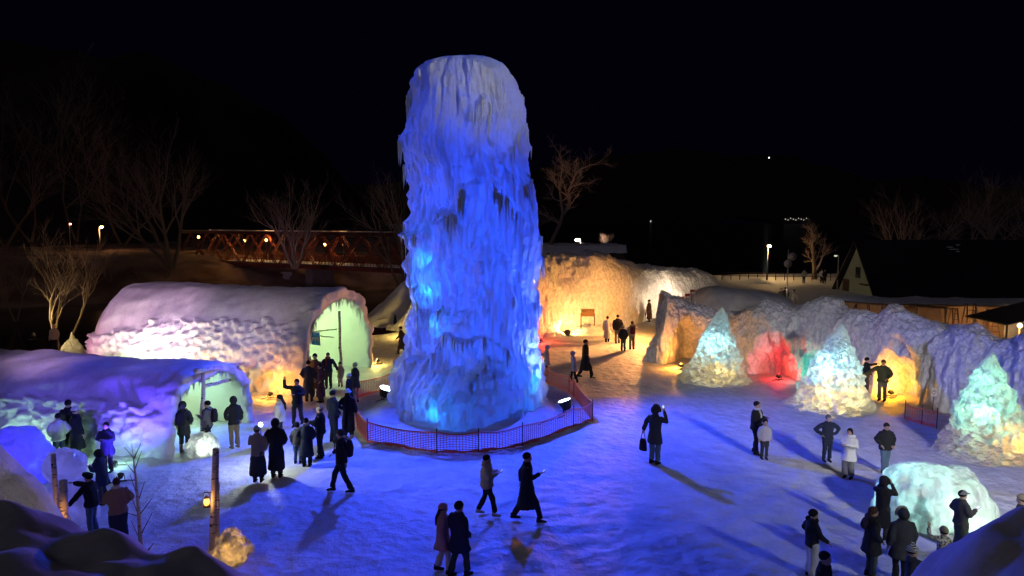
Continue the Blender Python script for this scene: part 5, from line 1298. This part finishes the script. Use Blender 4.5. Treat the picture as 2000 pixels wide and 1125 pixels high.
    # --- shoes
    for s in (-1, 1):
        b = MB(); f = feet[s]; b.tube([f + (0, -.09, -.045), f + (0, -.07, -.04), f + (0, .04, -.04), f + (0, .13, -.052), f + (0, .165, -.06)], [(.02, .02), (.042, .04), (.046, .042), (.042, .030), (.015, .014)], 8, ref=(1, 0, 0))
        b.tube([f + (0, -.03, -.04), f + (0, -.03, .05 if not boots else .22)], [.052, .055], 8); part(b, 'shoe', cloth(shoes))
    # --- hair
    def cap_shell(rx, ry, rz_, c, zmin, front_open, m, nm, n=20, mm=10):
        """dome over the head, opened at the face"""
        b = MB(); V = []; rows = mm
        for i in range(rows + 1):
            f = i / rows
            for k in range(n):
                a = 2 * math.pi * k / n; fa = max(0.0, math.sin(a)) ** 1.5          # +y is the face
                lo = zmin + (front_open - zmin) * fa
                el = math.pi / 2 * (1 - f) + math.asin(max(-1, min(1, lo))) * f
                V.append(HS((c[0] + rx * math.cos(el) * math.cos(a), c[1] + ry * math.cos(el) * math.sin(a), c[2] + rz_ * math.sin(el))))
        Fs = [(i * n + k, i * n + (k + 1) % n, (i + 1) * n + (k + 1) % n, (i + 1) * n + k) for i in range(rows) for k in range(n)]
        b.add(V, [f[::-1] for f in Fs]); o = part(b, nm, m)
        sol = o.modifiers.new('thickness', 'SOLIDIFY'); sol.thickness = .012; sol.offset = -1
        return o
    if hair != 'none':
        cap_shell(.088, .110, .100, (0, -.014, .040), -.75 if hair != 'short' else -.55, .45, cloth(hairc), 'hair')
        if hair == 'long':
            b = MB(); b.tube([HS((0, -.07, .04)), HS((0, -.105, -.08)), T((0, -.135 * B_, 1.36)), T((0, -.145 * B_, 1.18))], [(.07, .035), (.085, .04), (.095, .035), (.05, .02)], 10); part(b, 'long_hair', cloth(hairc))
        if hair == 'bun':
            b = MB(); b.ball(HS((0, -.10, .10)), .045, 8, 6); part(b, 'hair_bun', cloth(hairc))
    hm = hat_mat or cloth(hc)
    if hat == 'beanie':
        cap_shell(.095, .118, .118, (0, -.010, .035), -.05, .22, hm, 'knit_hat')
    elif hat == 'bobble':
        o = cap_shell(.098, .120, .125, (0, -.010, .035), -.05, .22, hm, 'knit_hat'); b = MB(); b.ball(HS((0, -.01, .185)), .045, 10, 6); o2 = b.build('bobble', hm, o)
    elif hat == 'bucket':
        o = cap_shell(.098, .118, .112, (0, -.008, .035), .05, .1, hm, 'bucket_hat'); b = MB(); b.tube([HS((0, -.008, .075)), HS((0, -.008, .03))], [(.10 * hs, .12 * hs), (.135 * hs, .155 * hs)], 16, cap=False); b.build('brim', hm, o)
    elif hat == 'cap':
        o = cap_shell(.096, .116, .105, (0, -.008, .035), .05, .2, hm, 'cap'); b = MB(); b.tube([HS((0, .09, .062)), HS((0, .13, .058)), HS((0, .18, .045))], [(.075, .008), (.07, .008), (.04, .006)], 10, ref=(1, 0, 0)); b.build('brim', hm, o)
    elif hat == 'beret':
        b = MB(); b.tube([HS((0, 0, .055)), HS((0, .005, .085)), HS((.01, .0, .120)), HS((.01, -.01, .145))], [(.10, .12), (.135, .15), (.12, .135), (.03, .04)], 16); part(b, 'beret', hm)
    if hood:
        o = cap_shell(.118, .138, .138, (0, -.022, .020), -.80, .30, cloth(hood), 'hood')
        if fur:
            pts = []
            for t_ in np.linspace(-.62 * math.pi, .62 * math.pi, 13):
                pts.append(HS((math.sin(t_) * .115, .055 - .02 * math.cos(t_), .02 + math.cos(t_) * .135)))
            b = MB(); b.tube(pts, [.034] * 13, 8, ref=(0, 1, 0)); b.build('fur_trim', cloth(fur), o)
    elif fur:     # fur collar
        b = MB(); b.tube([T((.135 * math.sin(t_), .10 * math.cos(t_) - .02, 1.45)) for t_ in np.linspace(-2.6, 2.6, 13)], [.05] * 13, 8, ref=(0, 0, 1)); part(b, 'fur_collar', cloth(fur))
    if scarf:
        b = MB(); b.tube([T((.085 * math.sin(t_), .085 * math.cos(t_) + .012, 1.465)) for t_ in np.linspace(-math.pi, math.pi, 15)], [.040] * 15, 8, ref=(0, 0, 1))
        b.tube([T((.04, .11, 1.44)), T((.05, .165 * B_, 1.30)), T((.05, .16 * B_, 1.12))], [(.04, .02), (.045, .016), (.04, .012)], 8); part(b, 'scarf', cloth(scarf))
    if pack:
        b = MB(); y0 = -.13 * B_; b.tube([T((0, y0 - .085, .98)), T((0, y0 - .09, 1.0)), T((0, y0 - .10, 1.18)), T((0, y0 - .085, 1.36)), T((0, y0 - .07, 1.42))], [(.10, .05), (.15, .085), (.16, .095), (.14, .08), (.07, .04)], 12); pk = part(b, 'backpack', cloth(pack))
        for s in (-1, 1):
            b = MB(); b.tube([T((s * .10, y0 - .02, 1.38)), T((s * .115, 0, 1.47)), T((s * .12, .13 * B_, 1.36)), T((s * .14, .145 * B_, 1.15)), T((s * .165, -.02, 1.02))], .016, 5); b.build('strap', cloth(pack), pk)
    M = Matrix.Translation(Vector([float(c) for c in p])) @ Matrix.Rotation(rz, 4, 'Z') @ Matrix.Scale(S, 4)
    def W(q): return M @ Vector([float(c) for c in q])
    who = label
    for s, a in ((1, arms[1]), (-1, arms[0])):
        if a in ('phone', 'up') and (bag or {}).get('phone', True) and s == 1:
            e, w = wr[s]; d = (w - e) / np.linalg.norm(w - e); q = w + d * .11
            HELD.append((W(q), rz, S, a, who))
    if bag and bag.get('label'):
        s = bag.get('side', 1); e, w = wr[s]; q = w + (w - e) / np.linalg.norm(w - e) * .05
        top = W(q); c = cloth(bag.get('c', 'blk')); root = empty('handbag', (top.x, top.y, max(0.02, top.z - .62 * S)), rz, bag['label'], 'bag')
        hb = top.z - max(0.02, top.z - .62 * S); b = MB(); b.tube([(0, 0, hb * .05), (0, 0, hb * .1), (0, 0, hb * .5), (0, 0, hb * .62)], [(.11, .05), (.14, .075), (.12, .07), (.09, .04)], 12); b.build('pouch', c, root)
        b = MB(); b.tube([(-.08, 0, hb * .58), (-.03, 0, hb), (.03, 0, hb), (.08, 0, hb * .58)], .010, 5); b.build('handle', c, root)
    return bo
P = person
# left group by the low tunnel
P(76, 912, 838, 'CL', 'child in a lavender bobble hat leaning on blue ice', cc='navy', hat='bobble', hc='lav', child=True, scarf='navy', arms=('reach', 'reach'), lean=0.25)
P(118, 905, 805, 'BL', 'person in a white padded jacket beside the black-coated pair', coat='jacket', cc='white', pants='navy', hair='short', hood=None, bulk=1.15, arms=('pocket', 'pocket'))
P(139, 890, 778, 'B', 'tall dark-haired person in black behind the white knit hat', coat='long', cc='blk', hair='short', bulk=1.1)
P(152, 898, 792, 'BR', 'person in a white knit hat and long black coat', coat='long', cc='blk', hat='beanie', hc='white', bulk=1.2, arms=('down', 'hold'))
P(212, 922, 822, 'C', 'man in a navy coat facing the camera by the tunnel wall', coat='mid', cc='navy', pants='blk', hair='short', arms=('phone', 'fold'), bulk=1.12, bag={'phone': False})
P(203, 985, 877, 'L', 'person in a dark hood looking down to the left', coat='mid', cc='navy', hood='blk', arms=('phone', 'phone'), bulk=1.12, lean=0.15)
P(183, 1043, 921, 'L', 'man in a black beret stretching his arm out leftward', coat='jacket', cc='blk', pants='jeans', hat='beret', arms=('out', 'reach'), bulk=1.18, lean=0.08)
P(234, 1062, 930, 'BL', 'woman in a tan puffer with a white scarf and wide trousers', coat='jacket', cc='tan', pants='navy', hair='short', hairc='hairbr', scarf='white', wide=0.035, arms=('fold', 'pocket'), bulk=1.2)
P(361, 884, 782, 'B', 'person in a dark green parka with backpack inside tunnel mouth', coat='mid', cc='green', pack='blk', hood='green', pants='chr', shoes='khaki', boots=True, arms=('down', 'pocket'))
P(409, 878, 780, 'L', 'walker with a big black backpack behind the birch pole', coat='jacket', cc='grey', pants='blk', pack='blk', stride=0.35, arms=('phone', 'down'))
P(459, 875, 772, 'BL', 'person in a black leather jacket and khaki trousers', coat='jacket', cc='blk', pants='khaki', hood='blk', shoes='khaki', arms=('pocket', 'down'))
# queue left of the tower
P(505, 941, 829, 'B', 'woman in a beige jacket and long dark skirt', coat='jacket', cc='beige', skirt=('long', 'chr'), hat='beanie', hc='cream', arms=('fold', 'pocket'), bag=None, bulk=1.05)
P(541, 932, 815, 'B', 'person in a long black hooded coat beside the beige jacket', coat='max', cc='blk', hood='blk', arms=('pocket', 'pocket'), bulk=1.05)
P(549, 866, 768, 'L', 'person in a puffy white jacket with long dark hair', coat='jacket', cc='white', pants='chr', hair='long', bulk=1.3, arms=('down', 'pocket'), stride=0.25)
P(582, 831, 738, 'C', 'man in black raising one arm near the orange lamp', coat='jacket', cc='blk', pants='chr', arms=('fold', 'raise'), stride=0.35, bulk=1.08)
P(600, 762, 672, 'R', 'person in a cream jacket with dark pack at green mouth', coat='jacket', cc='cream', pants='cream', pack='chr', hat='beanie', hc='grey', arms=('phone', 'pocket'), bag={'phone': False})
P(604, 784, 702, 'B', 'dark figure with back turned at the left of the queue', coat='long', cc='chr', arms=('pocket', 'pocket'), bulk=1.05)
P(617, 775, 684, 'C', 'person in a dark knit hat and brown-black coat facing out', coat='long', cc='brown', hat='beanie', hc='blk', bulk=1.1)
P(627, 786, 708, 'CL', 'woman in a long plum coat facing out of the tunnel', coat='max', cc='plum', hair='long', arms=('pocket', 'pocket'))
P(642, 759, 687, 'C', 'adult in navy holding out a hand towards the child', coat='jacket', cc='navy', pants='chr', arms=('hold', 'pocket'), scarf='maroon', bulk=1.05)
P(665, 755, 707, 'C', 'small child in a dusty pink coat with bare legs', coat='mid', cc='beige', pants='pink', hat='beanie', hc='chr', child=True, arms=('down', 'raise'))
P(695, 785, 706, 'CL', 'person in a pale cap and navy coat above the net', coat='mid', cc='navy', hat='beanie', hc='lgrey', pants='jeans', arms=('fold', 'pocket'), bulk=1.1)
P(683, 806, 728, 'L', 'person in black with a pale headband before the pale cap', coat='long', cc='blk', hat='beanie', hc='lblue', bulk=1.05)
P(681, 856, 757, 'B', 'woman in a white bucket hat and long black coat', coat='max', cc='blk', hat='bucket', hc='lblue', hair='long', arms=('pocket', 'down'), shoes='cream')
P(652, 864, 760, 'BR', 'man in dark navy standing left of the bucket hat', coat='jacket', cc='navy', pants='navy', arms=('down', 'pocket'), bulk=1.12)
P(627, 894, 790, 'L', 'person in a pale knit hat and dark jacket', coat='jacket', cc='blk', pants='blk', hat='beanie', hc='cream', arms=('phone', 'fold'), bulk=1.15, bag={'phone': False})
P(600, 911, 814, 'B', 'woman in a dark knee-length coat with grey scarf', coat='long', cc='navy', scarf='grey', pants='blk', hair='short', arms=('pocket', 'pocket'), bulk=1.08)
P(582, 905, 825, 'B', 'child in pale jeans beside the woman with grey scarf', coat='jacket', cc='chr', pants='jeans', child=True, h=1.28)
P(668, 961, 836, 'L', 'walker in black with a backpack stepping across blue snow', coat='jacket', cc='blk', pants='blk', pack='blk', hat='beanie', hc='chr', stride=0.55, arms=('swingb', 'swingf'), bulk=1.05)
P(785, 692, 636, 'L', 'dark figure walking left beside the tower', coat='long', cc='blk', stride=0.5, lean=0.1, arms=('swingf', 'swingb'), bulk=1.05)
# centre foreground
P(951, 1006, 885, 'R', 'walker in a cream hooded jacket crossing the blue snow', coat='jacket', cc='cream', pants='blk', hair='short', fur='cream', stride=0.45, arms=('phone', 'phone'), bulk=1.22, shoes='cream')
P(1029, 1018, 880, 'R', 'walker in a long black coat lifting a phone', coat='long', cc='blk', pants='blk', hair='short', stride=0.62, arms=('swingb', 'phone'), bulk=1.05)
P(866, 1118, 980, 'R', 'person in a pale pink jacket and white trousers', coat='mid', cc='pink', pants='white', hat='beanie', hc='pink', hair='long', stride=0.3, bulk=1.12)
P(897, 1126, 976, 'BR', 'person in a dark jacket and knit hat beside pale pink', coat='mid', cc='navy', pants='green', hat='beanie', hc='blk', stride=0.3, arms=('pocket', 'pocket'), bulk=1.18)
# right of the tower
P(1068, 735, 672, 'L', 'person in a white hooded coat right beside the tower', coat='mid', cc='lav', pants='blk', hood='lav', shoes='tan', boots=True, arms=('phone', 'phone'), bag={'phone': False})
P(1121, 747, 684, 'L', 'stooping person in a lavender coat at the net', coat='mid', cc='lav', pants='blk', hood='lav', arms=('down', 'pocket'), lean=0.15, stride=0.3)
P(1143, 738, 661, 'R', 'tall figure in black striding away from the net', coat='long', cc='blk', pants='blk', stride=0.55, bulk=1.1, arms=('pocket', 'pocket'))
P(1186, 668, 616, 'B', 'woman in a long pale coat on the orange snow', coat='max', cc='white', hair='bun', pants='blk', stride=0.2)
P(1206, 671, 613, 'B', 'man in a dark jacket and grey trousers on orange snow', coat='jacket', cc='blk', pants='grey', stride=0.2, bulk=1.15)
P(1217, 686, 634, 'B', 'person in black with a pale hat on orange snow', coat='jacket', cc='blk', hat='beanie', hc='lgrey', pants='chr', bulk=1.1)
P(1234, 683, 626, 'B', 'person in beige with a maroon backpack on orange snow', coat='jacket', cc='beige', pants='khaki', pack='maroon', hat='beanie', hc='brown', arms=('down', 'up'), bulk=1.1)
P(1257, 627, 588, 'C', 'person in black of the pair by the orange wall', coat='long', cc='blk')
P(1268, 629, 584, 'L', 'person in a long brown coat of the pair by the wall', coat='max', cc='brown', lean=0.06, bulk=1.15)
P(1278, 906, 790, 'BR', 'photographer in a dark hooded coat with orange band', coat='mid', cc='chr', pants='jeans', hood='chr', fur='brown', arms=('hold', 'up'), bag={'label': 'black handbag hanging from the hooded photographer', 'side': -1, 'c': 'blk'}, bulk=1.05)
P(1475, 886, 781, 'CR', 'tall man in black with a white scarf looking down', coat='jacket', cc='blk', pants='blk', scarf='white', arms=('phone', 'fold'), bulk=1.15, stride=0.15)
P(1492, 897, 825, 'C', 'girl in a white jacket beside the man with scarf', coat='jacket', cc='lav', pants='chr', hair='long', child=True, h=1.28)
P(1614, 901, 811, 'C', 'man in dark clothes standing with elbows out', coat='jacket', cc='navy', pants='navy', hat='beanie', hc='grey', arms=('hip', 'hip'), bulk=1.1)
P(1656, 934, 834, 'CL', 'woman in a shaggy white coat and grey trousers', coat='mid', cc='white', pants='grey', hair='long', fur='white', wide=0.02, arms=('fold', 'phone'), bulk=1.15, bag={'phone': False})
P(1727, 923, 824, 'C', 'man in a black jacket and blue jeans looking down', coat='jacket', cc='blk', pants='jeans', hat='beanie', hc='blk', arms=('pocket', 'pocket'), stride=0.2, bulk=1.15)
P(1690, 772, 694, 'R', 'person in black reaching from behind the tall cone', coat='jacket', cc='blk', arms=('reach', 'pocket'), h=1.66)
P(1722, 783, 701, 'CL', 'person in an olive jacket before the amber grotto', coat='jacket', cc='olive', pants='grey', arms=('pocket', 'out'), hat='beanie', hc='brown', bulk=1.2)
# right foreground
P(1721, 1052, 933, 'BR', 'person in black with a round-eared hood by the block', coat='long', cc='blk', hood='blk', fur='blk', arms=('up', 'up'), bag={'phone': False})
P(1699, 1128, 986, 'R', 'brown-haired woman in a black fur-collared coat', coat='mid', cc='blk', pants='green', hair='long', hairc='hairbr', fur='blk', arms=('pocket', 'pocket'), bulk=1.2)
P(1757, 1140, 990, 'B', 'person in a black parka with yellow-lit fur hood', coat='mid', cc='chr', hood='chr', fur='khaki', pants='blk', bulk=1.2)
P(1776, 1190, 1062, 'R', 'child in a black and white striped knit hat', coat='jacket', cc='chr', hat='bobble', hat_mat=striped(), child=True, h=1.25, arms=('phone', 'reach'), bag={'phone': False})
P(1838, 1135, 1048, 'B', 'child in a spotted coat beside the ice block', coat='mid', cc='grey', coat_mat=spotted(), hat='beanie', hc='khaki', child=True, h=1.15, pants='chr', arms=('raise', 'down'))
P(1873, 1082, 959, 'R', 'man in a cap holding a phone before the ice block', coat='jacket', cc='chr', pants='green', hat='cap', hc='grey', arms=('pocket', 'phone'), bulk=1.15, wide=0.03)
P(1583, 1128, 993, 'R', 'person in a black jacket and cream trousers', coat='jacket', cc='blk', pants='white', hat='beanie', hc='blk', fur='blk', wide=0.03, arms=('pocket', 'swingf'), bulk=1.1)
P(1604, 1250, 1093, 'CR', 'dark-haired head cut by the bottom edge', coat='jacket', cc='blk', h=1.65)
P(1988, 1105, 968, 'BL', 'person in a yellow-lit cap behind the right snow bank', coat='jacket', cc='olive', hat='beanie', hc='khaki', h=1.6)
# background people
P(108, 690, 634, 'C', 'person in a pale jacket beside the lamplit left tree', coat='jacket', cc='cream', pants='blk', hat='beanie', hc='white', h=1.66)
P(1550, 603, 565, 'BR', 'distant person in a grey-green coat behind the ice wall', coat='long', cc='grey', h=1.66)
P(1533, 600, 558, 'B', 'distant dark figure beside the loudspeaker pole', coat='max', cc='blk', h=1.75, bulk=1.2)
P(1525, 600, 566, 'C', 'distant dark figure left of the loudspeaker pole', coat='max', cc='chr', h=1.66)
P(1570, 553, 530, 'B', 'far person in a pale jacket near the lake fence', coat='jacket', cc='lgrey', h=1.7)
P(1604, 553, 528, 'C', 'far person in a white jacket right of the spreading tree', coat='jacket', cc='white', pants='blk', h=1.7)
P(1610, 554, 530, 'C', 'far person in dark clothes beside the white jacket', coat='long', cc='blk', h=1.7)

# grow the continuous skins: one pass for all figures
for (o, vox, it, ex) in REMESH:
    m = o.modifiers.new('skin', 'REMESH'); m.mode = 'VOXEL'; m.voxel_size = vox; m.use_smooth_shade = True
    s = o.modifiers.new('smooth', 'SMOOTH'); s.factor = 0.5; s.iterations = it
dg = bpy.context.evaluated_depsgraph_get(); dg.update()
new = [bpy.data.meshes.new_from_object(o.evaluated_get(dg)) for (o, *_r) in REMESH]
for (o, vox, it, ex), me in zip(REMESH, new):
    mats = list(o.data.materials); o.modifiers.clear(); old = o.data
    if ex is not None:
        b = bmesh.new(); b.from_mesh(me); e = ex.mesh('extra'); b.from_mesh(e); b.to_mesh(me); b.free(); bpy.data.meshes.remove(e)
    if ex is None:                      # folds in the cloth
        n_ = len(me.vertices); co = np.empty(n_ * 3, np.float32); me.vertices.foreach_get('co', co); co = co.reshape(-1, 3)
        nn = np.empty(n_ * 3, np.float32); me.vertices.foreach_get('normal', nn); nn = nn.reshape(-1, 3)
        sd = (len(o.name) * 7 + sum(map(ord, o.name))) % 97 * 0.37
        co = co + nn * (0.020 * noise3(co * np.array([7, 7, 4.0]) + sd, 3) + 0.010 * noise3(co * np.array([14, 14, 10.0]) + sd, 5))[:, None]
        me.vertices.foreach_set('co', co.ravel().astype(np.float32)); me.update()
    me.materials.clear()
    for mm_ in mats: me.materials.append(mm_)
    o.data = me; me.name = o.name; bpy.data.meshes.remove(old)
PHONE = mat('phone_body', (0.015, 0.015, 0.018), 0.3); SCREEN = emis('phone_screen', (0.7, 0.8, 1.0), 1.6)
for (q, rz, S, a, who) in HELD:
    root = empty('phone', (q.x, q.y, q.z), rz, 'phone held by the ' + who, 'phone')
    tilt = Matrix.Rotation(0.15 if a == 'up' else 0.9, 4, 'X')
    b = MB(); b.box((-.036, -.004, -.075), (.036, .004, .075), tilt.inverted()); b.build('case', PHONE, root, False)
    b = MB(); b.box((-.032, -.006, -.070), (.032, -.0042, .070), tilt.inverted()); b.build('screen', SCREEN, root, False)
